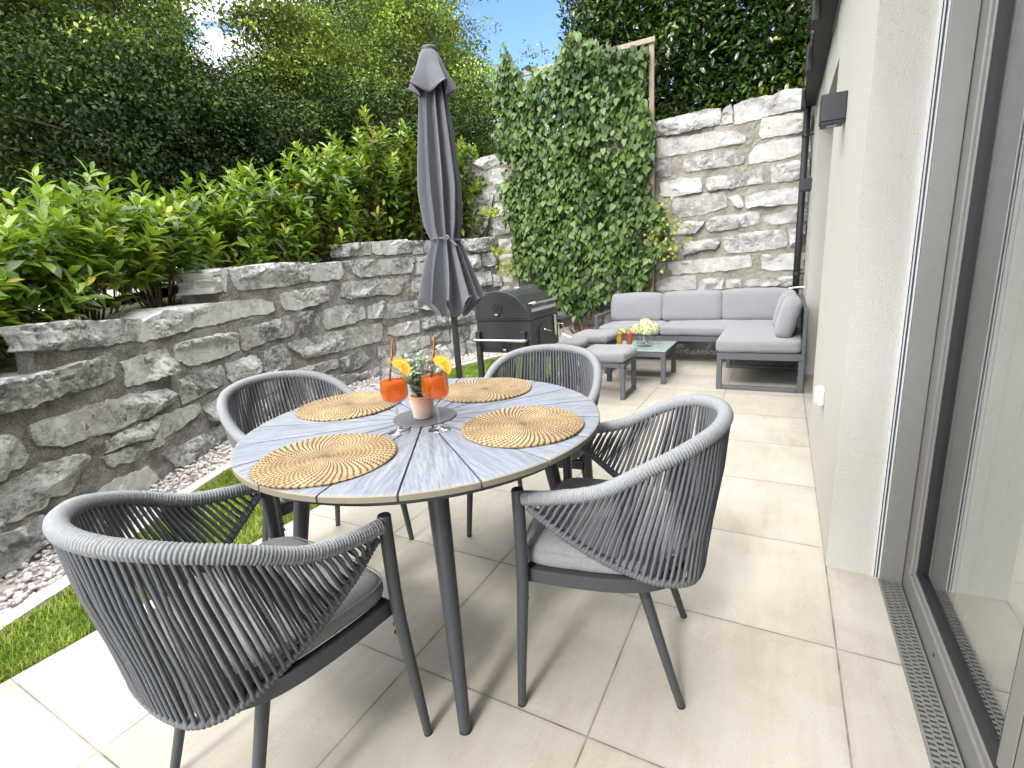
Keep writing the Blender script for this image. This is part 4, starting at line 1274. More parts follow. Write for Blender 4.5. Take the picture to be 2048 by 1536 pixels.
def orange_slice(parent, rad, loc, rot):
    b = MB(); n_ = 28; th_ = .006
    for (r0_, r1_, m_i, zz) in ((rad * .90, rad, 0, th_), (rad * .82, rad * .90, 2, th_ * .96)):
        vv = []
        for s_ in (-1, 1):
            for i in range(n_ + 1):
                a_ = math.pi * i / n_
                vv += [(r0_ * math.cos(a_), r0_ * math.sin(a_), s_ * zz / 2), (r1_ * math.cos(a_), r1_ * math.sin(a_), s_ * zz / 2)]
        k2 = 2 * (n_ + 1); ff_ = []
        for i in range(n_):
            a = 2 * i
            ff_ += [(a, a + 2, a + 3, a + 1), (k2 + a, k2 + a + 1, k2 + a + 3, k2 + a + 2), (a + 1, a + 3, k2 + a + 3, k2 + a + 1)]
        b.add(vv, ff_, m_i)
    for s_ in range(5):
        a0, a1 = math.pi * (s_ + .06) / 5, math.pi * (s_ + .94) / 5; am_ = (a0 + a1) / 2
        pl = [(rad * .12 * math.cos(am_), rad * .12 * math.sin(am_))] + [(rad * .80 * math.cos(a), rad * .80 * math.sin(a)) for a in np.linspace(a0, a1, 6)]
        b.prism(pl, -th_ * .53, th_ * .53, 1)
    b.prism([(rad * .82 * math.cos(a), rad * .82 * math.sin(a)) for a in np.linspace(0, math.pi, 20)], -th_ * .4, th_ * .4, 2)
    o = b.build('orange_slice', [M['orange_rind'], M['orange_flesh'], M['orange_pith']], parent)
    o.matrix_local = Matrix.Translation(loc) @ rot
    return o
def facing(x, y, tilt):
    """upright disc turned to the seat side of the table (towards the open patio)"""
    d = Vector((-.21 - x, -.98 - y, 0)).normalized(); rt = Vector((-d.y, d.x, 0)); up = Vector((0, 0, 1))
    X_ = rt * math.cos(tilt) - up * math.sin(tilt); Y_ = rt * math.sin(tilt) + up * math.cos(tilt); Z_ = X_.cross(Y_)
    return Matrix((X_, Y_, Z_)).transposed().to_4x4(), rt
def wine_glass(x, y, rz, lb, fill):
    t = thing('cocktail_glass', lb, 'cocktail', (x, y, .7422), rz, 'orange cocktails on the dining table')
    outer = [(.0355, .0), (.0355, .0012), (.020, .0030), (.0065, .0065), (.0040, .014), (.0036, .05), (.0038, .084), (.0060, .091), (.020, .0965), (.0345, .105), (.0405, .116), (.0415, .130), (.0395, .160), (.0355, .195), (.0340, .213)]
    inner = [(.0332, .213), (.0346, .195), (.0386, .160), (.0405, .130), (.0393, .117), (.0330, .1070), (.018, .0995), (.001, .0982)]
    b = MB(); b.lathe(outer[8:] + inner, 48, (0, 0, 0), 0, False, True); b.build('bowl', M['glass'], t, smooth=True)
    b = MB(); b.lathe(outer[:9], 48, (0, 0, 0), 0, True, False); b.build('stem', M['glass_thick'], t, smooth=True)
    zf = .098 + fill
    def ri(z): return float(np.interp(z, [.0985, .1002, .1078, .1175, .130, .160, .195], [.001, .0178, .0326, .0389, .0401, .0382, .0342]))
    prof = [(ri(z), z) for z in np.linspace(.0987, zf, 14)]
    b = MB(); b.lathe(prof + [(.001, zf)], 48, (0, 0, 0), 0, True, True); b.build('drink', M['spritz'], t, smooth=True)
    for k_ in range(3):
        mt = Matrix.Translation((random.uniform(-.014, .014), random.uniform(-.014, .014), zf - .012 - .012 * k_)) @ Matrix.Rotation(random.uniform(0, 3), 4, 'Z') @ Matrix.Rotation(random.uniform(-.5, .5), 4, 'X')
        b = MB(); b.bbox((-.010, -.010, -.010), (.010, .010, .010), .003, 0, mt); b.build('ice_cube', M['ice'], t)
    b = MB(); rt = facing(x, y, 0)[1]; b.tube([tuple(rt * -.020 + Vector((0, 0, .106))), tuple(rt * .014 + Vector((0, 0, .290)))], .0032, 12, caps=True); b.build('straw', M['copper'], t, smooth=True)
    mt, rt = facing(x, y, R(49)); orange_slice(t, .035, tuple(rt * .021 + Vector((0, 0, .196))), mt)
    return t
RZ = -.55 + .49 + .5
wine_glass(-1.235, .126, 0, 'orange cocktail in a stemmed glass, nearer the stone wall, with orange slice and straw', .066)
wine_glass(-1.124, .185, 0, 'orange cocktail in a stemmed glass, in front of the potted plant on its right', .070)

# ---- potted plant
pp_ = thing('potted_plant', 'small terracotta pot with silvery green leafy plant on the table centre', 'potted plant', (-1.250, .268, .7467))
def terracotta():
    t = NT('terracotta'); v = t.obj()
    sp = t.n('SeparateXYZ'); t.l(v, sp.inputs[0])
    f = t.math('ADD', t.math('MULTIPLY', sp.outputs[2], 9.0), t.math('MULTIPLY', t.noise(v, 22, 4, .6), .7))
    c = t.ramp(f, [(.45, (.66, .57, .51)), (.8, (.60, .40, .30)), (1.15, (.56, .31, .21))])
    return t.done(t.bsdf(c, .9, t.bump(t.noise(v, 160, 3, .6), .2, .002)))
b = MB(); b.lathe([(.031, 0), (.0335, .002), (.0375, .040), (.040, .072), (.040, .076), (.0365, .077), (.034, .060), (.001, .060)], 40); b.build('pot', terracotta(), pp_, smooth=True)
b = MB(); b.lathe([(.001, .066), (.0345, .066), (.0345, .062)], 24); b.build('soil', M['soil'], pp_)
M['silver_leaf'] = mat_leaf('silvery_leaves', (.17, .23, .15), (.50, .57, .45), 20, .5, .25, (.4, .5, .3), .4, .5)
b = MB(); P_, A_, N_, L_ = [], [], [], []
for k_ in range(60):
    a_ = random.uniform(0, 6.28); sp_ = random.uniform(.015, .095); h_ = random.uniform(.06, .155)
    pts = [(.010 * math.cos(a_), .010 * math.sin(a_), .064), (.5 * sp_ * math.cos(a_), .5 * sp_ * math.sin(a_), .066 + h_ * .55), (sp_ * math.cos(a_), sp_ * math.sin(a_), .066 + h_)]
    pts = catmull(pts, 6); b.tube(pts, .0011, 5, caps=False)
    for q in np.linspace(.2, 1.0, 9):
        i = q * (len(pts) - 1); i0 = int(min(i, len(pts) - 2)); p = pts[i0] * (1 - (i - i0)) + pts[i0 + 1] * (i - i0)
        for e in range(2):
            aa = random.uniform(0, 6.28); P_.append(p); A_.append((math.cos(aa), math.sin(aa), random.uniform(.2, 1.0))); N_.append((random.uniform(-.4, .4), random.uniform(-.4, .4), 1)); L_.append(random.uniform(.018, .031))
b.build('stem', M['twig'], pp_)
L_ = np.array(L_); V, F = scatter(*LEAF_LONG, np.array(P_), np.array(A_), np.array(N_), L_, L_ * .62)
np_mesh('foliage', V, F, M['silver_leaf'], pp_, tint=np.repeat(rng.random(len(L_)), 8), smooth=True)
# ================================================================== LOUNGE
def cushion(lo, hi, r=.04, puff=.012, seed=0, n=16, mat=None):
    lo = np.array(lo, float); hi = np.array(hi, float); c = (lo + hi) / 2; h = (hi - lo) / 2
    r = min(r, h.min() * .95)
    u = np.sin(np.linspace(-math.pi / 2, math.pi / 2, n + 1)); u = np.sign(u) * np.abs(u) ** .8
    V = []; F = []
    for ax in range(3):
        o1, o2 = [(1, 2), (2, 0), (0, 1)][ax]
        for sd_ in (-1, 1):
            k = len(V)
            for a in u:
                for b_ in u:
                    p = [0, 0, 0]; p[ax] = sd_; p[o1] = a; p[o2] = b_
                    p = np.array(p, float) * h
                    q = np.clip(p, -(h - r), h - r); d = p - q
                    L = np.linalg.norm(d)
                    if L > 1e-9: d = d / L * r
                    e = q + d
                    g = e / h
                    for i in range(3):
                        j1, j2 = [(1, 2), (2, 0), (0, 1)][i]
                        e[i] += g[i] * puff * max(0, 1 - g[j1] ** 2) * max(0, 1 - g[j2] ** 2)
                    w_ = c + e
                    nz = mnoise.noise(Vector(w_ * 7 + seed)) * .006 + mnoise.noise(Vector(w_ * 22 + seed)) * .0022
                    w_ = w_ + (d / (np.linalg.norm(d) + 1e-9)) * nz
                    V.append(tuple(w_) if mat is None else tuple(mat @ Vector(w_)))
            for i in range(n):
                for j in range(n):
                    f = (k + i * (n + 1) + j, k + (i + 1) * (n + 1) + j, k + (i + 1) * (n + 1) + j + 1, k + i * (n + 1) + j + 1)
                    F.append(f if sd_ > 0 else f[::-1])
    b = MB(); b.add(V, F)
    bm = bmesh.new(); me = bpy.data.meshes.new('t')
    me.from_pydata(b.v, [], b.f); bm.from_mesh(me); bmesh.ops.remove_doubles(bm, verts=bm.verts, dist=1e-5); bm.to_mesh(me); bm.free()
    b2 = MB(); b2.add([v_.co[:] for v_ in me.vertices], [tuple(p.vertices) for p in me.polygons]); bpy.data.meshes.remove(me)
    return b2

sofa = thing('corner_sofa', 'L shaped corner sofa with light grey cushions on an anthracite frame', 'sofa', (-1.07, 4.95, 0))
SL = (-1.07, 4.95, 0)
XL, XR = -2.14, -.006
YF, YBk = 4.62, 5.30
CF = 3.705
b = MB(); q = .045
# long seat rails and chaise rails
b.bbox((XL, YF, .275), (-.70, YF + q, .335)); b.bbox((XL, YBk - q, .275), (XR, YBk, .335))
b.bbox((XL, YF + q + .001, .275), (XL + q, YBk - q - .001, .335)); b.bbox((XR - q, CF + q + .001, .275), (XR, YBk - q - .001, .335))
b.bbox((-.69, CF, .275), (XR, CF + q, .335)); b.bbox((-.69, CF + q + .001, .275), (-.69 + q, YF + q, .335))
for i in range(7): b.box((XL + q + .001, YF + .10 + i * .085, .31), (-.70, YF + .14 + i * .085, .325))
for i in range(9): b.box((-.64, CF + .10 + i * .10, .31), (XR - q - .001, CF + .14 + i * .10, .325))
# chaise foot frames (loops)
for y in (CF, YF):
    b.bbox((-.69, y, .0), (-.69 + q, y + q, .2745)); b.bbox((XR - q, y, 0), (XR, y + q, .2745)); b.bbox((-.69 + q + .001, y, .0), (XR - q - .001, y + q, .035))
# left end foot frame with arm
b.bbox((XL, YF, 0), (XL + q, YF + q, .2745)); b.bbox((XL, YBk - q, 0), (XL + q, YBk, .2745)); b.bbox((XL, YF + q + .001, 0), (XL + q, YBk - q - .001, .035))
rel(b, SL).build('base_frame', M['sofa_metal'], sofa)
b = MB()
b.bbox((XL - .001, YF, .336), (XL + q, YF + q, .535)); b.bbox((XL - .001, YF, .536), (XL + q, YBk, .572)); b.bbox((XL - .001, YBk - q, .336), (XL + q, YBk, .5355))
b.bbox((XL, YBk - q, .573), (XL + q, YBk, .70))
rel(b, SL).build('armrest', M['sofa_metal'], sofa)
b = MB()
b.bbox((XL + q + .001, YBk - .03, .63), (XR, YBk, .70)); b.bbox((XR - .03, CF + .03, .63), (XR, YBk - .031, .70)); b.bbox((XR - .03, CF, .336), (XR, CF + .029, .70))
for x in (-1.6, -1.1, -.6): b.bbox((x, YBk - .028, .336), (x + .04, YBk - .003, .6295))
for y in (4.2, 4.7): b.bbox((XR - .028, y, .336), (XR - .003, y + .04, .6295))
rel(b, SL).build('back_frame', M['sofa_metal'], sofa)
for lo, hi, sd_ in (((XL + .05, YF - .015, .337), (-1.385, YBk - .06, .445), 1), ((-1.380, YF - .015, .337), (-.04, YBk - .06, .447), 2), ((-.70, CF - .012, .337), (-.038, YF - .018, .455), 3)):
    rel(cushion(lo, hi, .036, .010, sd_), SL).build('seat_cushion', M['sofa_fabric'], sofa, smooth=True)
def lean(cx, cy, cz, ax, ang): return Matrix.Translation((cx, cy, cz)) @ Matrix.Rotation(R(ang), 4, ax)
for x0, x1, sd_, dz in ((-2.075, -1.455, 4, 0), (-1.445, -.795, 5, .004), (-.785, -.10, 6, .008)):
    cxm = (x0 + x1) / 2
    rel(cushion((-(x1 - x0) / 2, -.065, 0), ((x1 - x0) / 2, .065, .335 + dz), .045, .016, sd_, mat=lean(cxm, YBk - .185, .44, 'X', -10)), SL).build('back_cushion', M['sofa_fabric'], sofa, smooth=True)
for y0, y1, sd_, tw in ((3.80, 4.34, 7, 0), (4.37, 4.93, 8, 4)):
    cym = (y0 + y1) / 2
    rel(cushion((-.065, -(y1 - y0) / 2, 0), (.065, (y1 - y0) / 2, .335), .05, .020, sd_, mat=lean(-.185 - tw * .006, cym, .445, 'Y', 14)), SL).build('back_cushion', M['sofa_fabric'], sofa, smooth=True)

def make_stool(lb):
    t = thing('footstool', lb, 'footstool', (0, 0, 0), 0, 'square footstools by the coffee table')
    b = MB(); h = .205; q = .04
    for sx in (-1, 1):
        x0, x1 = (sx * h - (q if sx > 0 else 0)), (sx * h + (q if sx < 0 else 0))
        b.bbox((x0, -h, 0), (x1, -h + q, .285)); b.bbox((x0, h - q, 0), (x1, h, .285)); b.bbox((x0, -h + q + .001, 0), (x1, h - q - .001, .03))
        b.bbox((x0, -h, .286), (x1, h, .325))
    b.bbox((-h + q + .001, -h, .286), (h - q - .001, -h + q, .325)); b.bbox((-h + q + .001, h - q, .286), (h - q - .001, h, .325))
    b.build('frame', M['sofa_metal'], t)
    cushion((-.212, -.212, .327), (.212, .212, .425), .034, .012, 11).build('seat_cushion', M['sofa_fabric'], t, smooth=True)
    return t
st0 = make_stool('square grey footstool standing nearest the dining table, left of the coffee table')
st0.location = (-1.575, 3.335, 0)
dup(st0, (-2.18, 3.74, 0), R(3), 'square grey footstool half hidden behind the far rope chair, beside the grill')
dup(st0, (-2.02, 4.31, 0), R(-2), 'square grey footstool farthest back, below the armrest of the corner sofa')

ct = thing('coffee_table', 'low grey coffee table with frosted glass top in front of the sofa', 'coffee table', (-1.44, 4.05, 0))
b = MB(); hx, hy, q = .29, .285, .045
for sx in (-1, 1):
    for sy in (-1, 1):
        bb_ = MB(); x0 = sx * hx - (q if sx > 0 else 0); y0 = sy * hy - (q if sy > 0 else 0)
        bb_.bbox((x0, y0, 0), (x0 + q, y0 + q, .262)); bb_.build('leg', M['sofa_metal'], ct)
b.bbox((-hx, -hy, .263), (hx, -hy + q, .318)); b.bbox((-hx, hy - q, .263), (hx, hy, .318)); b.bbox((-hx, -hy + q + .001, .263), (-hx + q, hy - q - .001, .318)); b.bbox((hx - q, -hy + q + .001, .263), (hx, hy - q - .001, .318))
b.build('frame', M['sofa_metal'], ct)
tfr = NT('frosted_glass_top'); M['frosted'] = tfr.done(tfr.bsdf((.24, .315, .30), .16, None, Coat_Weight=.6, Coat_Roughness=.08))
b = MB(); b.bbox((-hx - .004, -hy - .004, .3185), (hx + .004, hy + .004, .328), .002); b.build('glass_top', M['frosted'], ct)

def hurricane(x, y, lb, mj):
    t = thing('cocktail_glass', lb, 'cocktail', (x, y, .328), R(20), 'fruit cocktails on the coffee table')
    o_p = [(.030, 0), (.030, .002), (.010, .006), (.006, .014), (.012, .026), (.027, .045), (.033, .070), (.030, .098), (.0265, .120), (.030, .150), (.034, .165)]
    i_p = [(.0328, .165), (.0288, .150), (.0253, .120), (.0288, .098), (.0318, .070), (.0258, .046), (.010, .029), (.001, .027)]
    b = MB(); b.lathe(o_p + i_p, 28); b.build('glass', M['glass'], t, smooth=True)
    f = lambda z: float(np.interp(z, [.0275, .030, .046, .07, .098, .12, .15, .165], [.001, .0097, .0252, .0312, .0282, .0247, .0282, .0322]))
    b = MB(); b.lathe([(f(z), z) for z in np.linspace(.0278, .152, 14)] + [(.001, .1525)], 28); b.build('drink', mj, t, smooth=True)
    b = MB(); b.tube([(-.012, 0, .10), (.016, .003, .215)], .003, 8); b.build('straw', mat_simple('dark_straw', (.08, .05, .04), .4), t)
    mt, rt = facing(x, y, R(35)); mt = Matrix.Rotation(-R(20), 4, 'Z') @ mt; orange_slice(t, .031, (.024, .0, .168), mt)
hurricane(-1.625, 3.885, 'yellow fruit cocktail in a bulbous glass on the coffee table', M['juice_yellow'])
hurricane(-1.530, 3.900, 'coral red fruit cocktail in a bulbous glass on the coffee table', M['juice_red'])

vs = thing('flower_vase', 'round clear glass vase with pale green hydrangea heads on the coffee table', 'vase', (-1.405, 4.02, .328))
b = MB(); b.lathe([(.05, 0), (.072, .006), (.078, .03), (.070, .075), (.056, .105), (.054, .115), (.0515, .115), (.0535, .105), (.067, .075), (.075, .03), (.069, .009), (.001, .006)], 36); b.build('vase', M['glass'], vs, smooth=True)
M['water'] = liquid('water', (.95, 1, .98))
M['green_stem'] = mat_simple('green_stem', (.07, .09, .03), .6)
M['petal'] = mat_leaf('hydrangea_petals', (.62, .67, .33), (.86, .87, .66), 9, .6, .3, (.8, .85, .4), .3, .5, (.80, .72, .52))
heads = [(-.075, -.01, .165, .062), (.0, .02, .215, .066), (.075, -.01, .175, .070), (.03, -.055, .155, .056), (-.02, .06, .17, .06)]
b = MB()
for hx_, hy_, hz_, hr_ in heads: b.tube(catmull([(-hx_ * .5, -hy_ * .5, .012), (hx_ * .1, hy_ * .1, .09), (hx_ * .8, hy_ * .8, hz_)], 5), .003, 6)
b.build('stem', M['green_stem'], vs)
for hx_, hy_, hz_, hr_ in heads:
    n = 260; d_ = randdir(n); d_ = d_[d_[:, 2] > -.55]; n = len(d_)
    pos = np.array([hx_, hy_, hz_]) + d_ * hr_ * rng.uniform(.82, 1.03, (n, 1)); Lh = rng.uniform(.013, .019, n)
    ax = unit(np.cross(d_, randdir(n)) + d_ * .25); V, F = scatter(*LEAF_HEART, pos - ax * Lh[:, None] * .4, ax, d_, Lh, Lh)
    np_mesh('flower_head', V, F, M['petal'], vs, tint=np.repeat(rng.random(n), 9), smooth=True)

# ================================================================== GRILL
GL = (-2.18, 2.78, 0)
gr_ = thing('charcoal_grill', 'large black charcoal grill trolley with domed lid beside the parasol', 'grill', GL)
def gb_(): return MB()
x0, x1, y0, y1 = -.255, .245, -.275, .275
b = gb_(); b.bbox((x0, y0, .52), (x1, y1, .785), .006); rel(b, (0, 0, 0)).build('body', M['grill_black'], gr_)
prof = [(x0 - .004, .787), (x0 - .004, .94)]
prof += [(x0 + .02 + .035 * (1 - math.cos(a)) - .024, .94 + .045 * math.sin(a)) for a in np.linspace(.2, 1.5, 6)]
prof += [(x, z) for x, z in ((-.15, 1.012), (-.05, 1.022), (.04, 1.012), (.12, .975), (.185, .918), (.228, .850), (.247, .787))]
b = gb_(); n_ = len(prof); ys = [y0 - .006, y0 - .002, y1 + .002, y1 + .006]
vv = []
for y, sc_ in zip(ys, (.985, 1, 1, .985)):
    for (x, z) in prof: vv.append((x * sc_, y, .787 + (z - .787) * sc_))
ff_ = [(k_ * n_ + i, k_ * n_ + (i + 1) % n_, (k_ + 1) * n_ + (i + 1) % n_, (k_ + 1) * n_ + i) for k_ in range(3) for i in range(n_)]
ff_ += [tuple(range(n_)), tuple(range(3 * n_, 4 * n_))[::-1]]
b.add(vv, ff_)
lid = b.build('lid', M['grill_black'], gr_)
b = gb_()
inset = [(x * .88, .787 + (z - .787) * .86 + .015) for x, z in prof]
b.tube([(x, y0 - .006, z) for x, z in inset + inset[:1]], .0022, 6); b.build('pressed_rib', M['grill_black'], lid, smooth=True)
def vent(x, z, par):
    b = gb_()
    yy = y0 - .008
    for k_ in range(6):
        a_ = k_ * math.pi / 3 + .3
        b.prism([(.006 * math.cos(a_), .006 * math.sin(a_)), (.036 * math.cos(a_ - .33), .036 * math.sin(a_ - .33)), (.039 * math.cos(a_), .039 * math.sin(a_)), (.036 * math.cos(a_ + .33), .036 * math.sin(a_ + .33))], 0, .004, 0, Matrix.Translation((x, yy, z)) @ Matrix.Rotation(math.pi / 2, 4, 'X'))
    b.tube([(x + .042 * math.cos(a_), yy - .002, z + .042 * math.sin(a_)) for a_ in np.linspace(0, 2 * math.pi, 25)], .0032, 6)
    b.bbox((x - .016, yy - .020, z - .062), (x + .012, yy - .001, z - .046), .002, 1)
    return b.build('air_vent', [M['metal_dark'], M['chrome']], par)
vent(-.045, .885, lid)
bd = [o for o in gr_.children if o.name.startswith('body')][0]
vent(.01, .60, bd)
# chrome lid handle on the sloping front, badge and thermometer
b = gb_(); b.tube(catmull([(.205, -.21, .905), (.250, -.21, .915), (.262, -.18, .915), (.262, .18, .915), (.250, .21, .915), (.205, .21, .905)], 6), .011, 12); b.build('lid_handle', M['chrome'], gr_, smooth=True)
b = gb_(); b.box((.2205, -.235, .845), (.2335, .235, .872), 0, Matrix.Translation((.012, 0, 0))); b.build('lid_trim', M['chrome'], gr_)
b = gb_(); b.lathe([(.030, 0), (.030, .012), (.026, .016), (.001, .016)], 24, (0, 0, 1.018)); b.build('thermometer', M['chrome'], gr_)
b = gb_(); b.box((-.02, -.12, 1.0225), (.03, -.08, 1.0265), 0); b.build('badge', M['chrome'], gr_)
# charcoal door (arched) on the front
arc = [(-.13, .535), (.13, .535)] + [(.13 * math.cos(a_), .66 + .085 * math.sin(a_)) for a_ in np.linspace(0, math.pi, 14)]
b = gb_(); b.prism(arc, .246, .256, 0, Matrix(((0, 0, 1, 0), (1, 0, 0, 0), (0, 1, 0, 0), (0, 0, 0, 1)))); dr = b.build('charcoal_door', M['grill_black'], gr_)
b = gb_(); b.tube(catmull([(.256, -.08, .69), (.285, -.075, .688), (.285, .02, .66), (.256, .03, .655)], 5), .006, 8); b.build('door_handle', M['chrome'], dr, smooth=True)
b = gb_(); b.bbox((.246, .16, .60), (.262, .20, .78), .003); b.bbox((.262, .172, .69), (.275, .188, .705), .002); b.tube([(.27, .18, .70), (.33, .18, .70), (.33, .18, .61), (.40, .18, .58)], .006, 8); b.build('height_crank', M['chrome'], gr_, smooth=False)
b = gb_(); b.tube(catmull([(-.225, y0, .635), (-.24, y0 - .06, .635), (-.225, y0 - .085, .635), (.15, y0 - .085, .635), (.205, y0 - .08, .635), (.22, y0 - .055, .635), (.205, y0, .635)], 6), .012, 12); b.build('side_handle', M['chrome'], gr_, smooth=True)
for sx, sy in ((x0 + .02, y0 - .022), (x1 - .06, y0 - .022), (x0 + .02, y1 - .02), (x1 - .06, y1 - .02)):
    b = gb_(); b.bbox((sx - .02, sy - .02, 0.0), (sx + .022, sy + .022, .70), .003); b.build('leg', M['grill_black'], gr_)
b = gb_(); b.bbox((x0, y0 - .015, .15), (x1 - .05, y1, .17), .003); b.build('lower_shelf', M['grill_black'], gr_)
b = gb_(); b.bbox((x0 + .1, y1 + .02, .70), (x1 + .02, y1 + .29, .725), .004); b.bbox((x0 + .1, y1 + .02, .66), (x0 + .12, y1 + .28, .699), .002); b.bbox((x1, y1 + .02, .64), (x1 + .02, y1 + .28, .699), .002); b.build('side_shelf', M['grill_black'], gr_)

# ================================================================== PARASOL
PX, PY = -2.15, 1.78
par = thing('parasol', 'closed grey parasol tied round its pole behind the dining table', 'parasol', (PX, PY, 0))
b = MB(); b.lathe([(.22, 0), (.25, .01), (.25, .035), (.23, .05), (.05, .06), (.032, .10), (.032, .34), (.024, .345)], 32); b.build('base', M['metal_dark'], par, smooth=False)
b = MB(); b.tube([(0, 0, .05), (0, 0, 2.46)], .0215, 20); b.build('pole', M['metal_dark'], par, smooth=True)
M['canopy'] = mat_fabric('slate_grey_canvas', (.088, .093, .112), (.135, .141, .165), 700)
def pleats(zs, rad, dep, hem, nf, name, mat_, seedp, twist=.0, sharp=1.0, per=26):
    N = nf * per; V = []; m_ = len(zs)
    amp = [random.uniform(.7, 1.25) for _ in range(nf)]; sh = [random.uniform(-.3, .3) for _ in range(nf)]
    for i, z in enumerate(zs):
        for j in range(N):
            th = 2 * math.pi * j / N + .15 * math.sin(2 * 2 * math.pi * j / N + seedp) + .09 * math.sin(3 * 2 * math.pi * j / N + 2 * seedp)
            kf = j // per; ph = (j % per) / per
            w_ = .5 - .5 * math.cos(2 * math.pi * ph)
            w_ = w_ ** sharp
            am = amp[kf] 
            r_ = rad[i] * (1 + .22 * mnoise.noise(Vector((math.cos(th) * .9, math.sin(th) * .9, z * 1.6 + seedp)))) * (1 - dep[i] * (1 - w_ * am) )
            # folds lean over sideways
            th2 = th + .28 * dep[i] * math.sin(2 * math.pi * ph) * (1 + sh[kf]) + twist * (z - zs[0]) + .10 * mnoise.noise(Vector((kf * 3.1, z * 2.2, seedp)))
            zz = z
            if i >= m_ - 3: zz = z + hem * ((w_ * am) - .45) * (1 if i == m_ - 1 else (.6 if i == m_ - 2 else .25))
            V.append((r_ * math.cos(th2), r_ * math.sin(th2), zz))
    F = [(i * N + j, (i + 1) * N + j, (i + 1) * N + (j + 1) % N, i * N + (j + 1) % N) for i in range(m_ - 1) for j in range(N)]
    b = MB(); b.add(V, F)
    o = b.build(name, mat_, par, smooth=True)
    sm = o.modifiers.new('thickness', 'SOLIDIFY'); sm.thickness = .002
    return o
zk = np.array([2.43, 2.38, 2.28, 2.1, 1.9, 1.7, 1.5, 1.44, 1.405, 1.38, 1.34, 1.26, 1.16, 1.06, 1.00, .97])
rk = np.array([.045, .066, .088, .104, .118, .130, .118, .100, .088, .093, .112, .142, .174, .204, .222, .23])
dk = np.array([.15, .28, .44, .54, .58, .58, .55, .48, .42, .46, .52, .56, .58, .60, .60, .60])
zz_ = np.linspace(2.43, .97, 64)
pleats(zz_, np.interp(-zz_, -zk, rk), np.interp(-zz_, -zk, dk), .13, 10, 'canopy', M['canopy'], 3.3, .16, 1.35, 30)
zc = np.linspace(2.50, 2.27, 24)
pleats(zc, np.interp(-zc, [-2.50, -2.48, -2.40, -2.30, -2.27], [.045, .060, .098, .160, .182]), np.interp(-zc, [-2.5, -2.42, -2.27], [.02, .24, .50]), .05, 6, 'top_valance', M['canopy'], 7.7, 0, 1.0, 22)
b = MB(); b.lathe([(.050, 2.488), (.052, 2.494), (.052, 2.508), (.046, 2.514), (.012, 2.516), (.010, 2.53)], 28); b.build('finial', M['metal_dark'], par)
b = MB(); b.tube([((.083 + .006 * math.sin(5 * a_)) * math.cos(a_), (.083 + .006 * math.sin(5 * a_)) * math.sin(a_), 1.405 + .012 * math.cos(a_ * 1 + 2)) for a_ in np.linspace(0, 2 * math.pi, 49)], .0075, 8, caps=False)
b.tube(catmull([(.05, -.075, 1.41), (.085, -.085, 1.40), (.12, -.09, 1.375), (.135, -.09, 1.36)], 5), .006, 8); b.tube(catmull([(.05, -.08, 1.415), (.075, -.10, 1.425), (.09, -.10, 1.41), (.06, -.09, 1.405)], 5), .006, 8)
b.build('tie_strap', M['canopy'], par, smooth=True)

# ================================================================== TRELLIS AND VINE
tr = thing('trellis', 'tall weathered wooden trellis frame against the pale stone wall', 'trellis', (-2.6, 5.45, 0))
TL = (-2.6, 5.45, 0)
for x in (-3.56, -1.66):
    b = MB(); b.bbox((x - .028, 5.43, -.05), (x + .028, 5.475, 3.60), .004); rel(b, TL).build('post', M['wood'], tr)
for x0_, x1_, z_ in ((-3.60, -1.615, 3.545), (-3.58, -1.64, 2.50), (-3.58, -1.64, 1.5), (-3.58, -1.64, .75)):
    b = MB(); b.bbox((x0_, 5.405 if z_ < 3 else 5.405, z_), (x1_, 5.4285, z_ + .055), .004); rel(b, TL).build('rail', M['wood'], tr)
for x in (-3.1, -2.6, -2.1):
    b = MB(); b.bbox((x - .014, 5.4295, .6), (x + .014, 5.45, 3.54), .003); rel(b, TL).build('lath', M['wood'], tr)

vine = thing('climbing_vine', 'dense green climbing vine covering the wooden trellis and part of the wall', 'climbing plant', (-2.6, 5.35, -.03))
VL = np.array([-2.6, 5.35, -.03])
b = MB()
for k_ in range(5):
    pts = [(-2.62 + .03 * k_, 5.40, -.03), (-2.63 + .05 * (k_ - 2), 5.38, .3), (-2.6 + .16 * (k_ - 2), 5.40, .8), (-2.6 + .35 * (k_ - 2) + random.uniform(-.1, .1), 5.40, 1.6), (-2.6 + .40 * (k_ - 2), 5.40, 2.6), (-2.6 + .44 * (k_ - 2), 5.39, 3.4)]
    pc = catmull(pts, 6) + rng.normal(size=(31, 3)) * .012
    b.tube(pc, np.linspace(.021, .004, 31), 8)
rel(b, VL).build('stem', M['twig'], vine)
# silhouette of the leafy mass in the trellis plane (x, z)
VO = [(-3.46, 3.95), (-3.62, 3.55), (-3.66, 2.6), (-3.60, 1.9), (-3.52, 1.2), (-3.35, .98), (-3.05, .84), (-2.88, .62), (-2.7, .5), (-2.5, .52), (-2.25, .70), (-1.95, .76), (-1.70, .80), (-1.62, 1.1), (-1.42, 1.35), (-1.40, 1.62), (-1.60, 1.9), (-1.66, 2.6), (-1.72, 3.15), (-1.68, 3.45), (-1.75, 3.54), (-2.0, 3.50), (-2.25, 3.60), (-2.45, 3.80), (-2.60, 3.84), (-2.72, 3.66), (-2.95, 3.52), (-3.1, 3.60), (-3.2, 3.42), (-3.32, 3.70)]
n = 15500
x_ = rng.uniform(-3.8, -1.3, n); z_ = rng.uniform(.45, 4.0, n)
wob = np.array([mnoise.noise(Vector((a * 4, c * 4, 2))) for a, c in zip(x_, z_)])
k = in_poly(x_ + wob * .12, z_ + wob * .10, VO)
hol = np.array([mnoise.noise(Vector((a * 2.6, c * 2.6, 8))) for a, c in zip(x_, z_)])
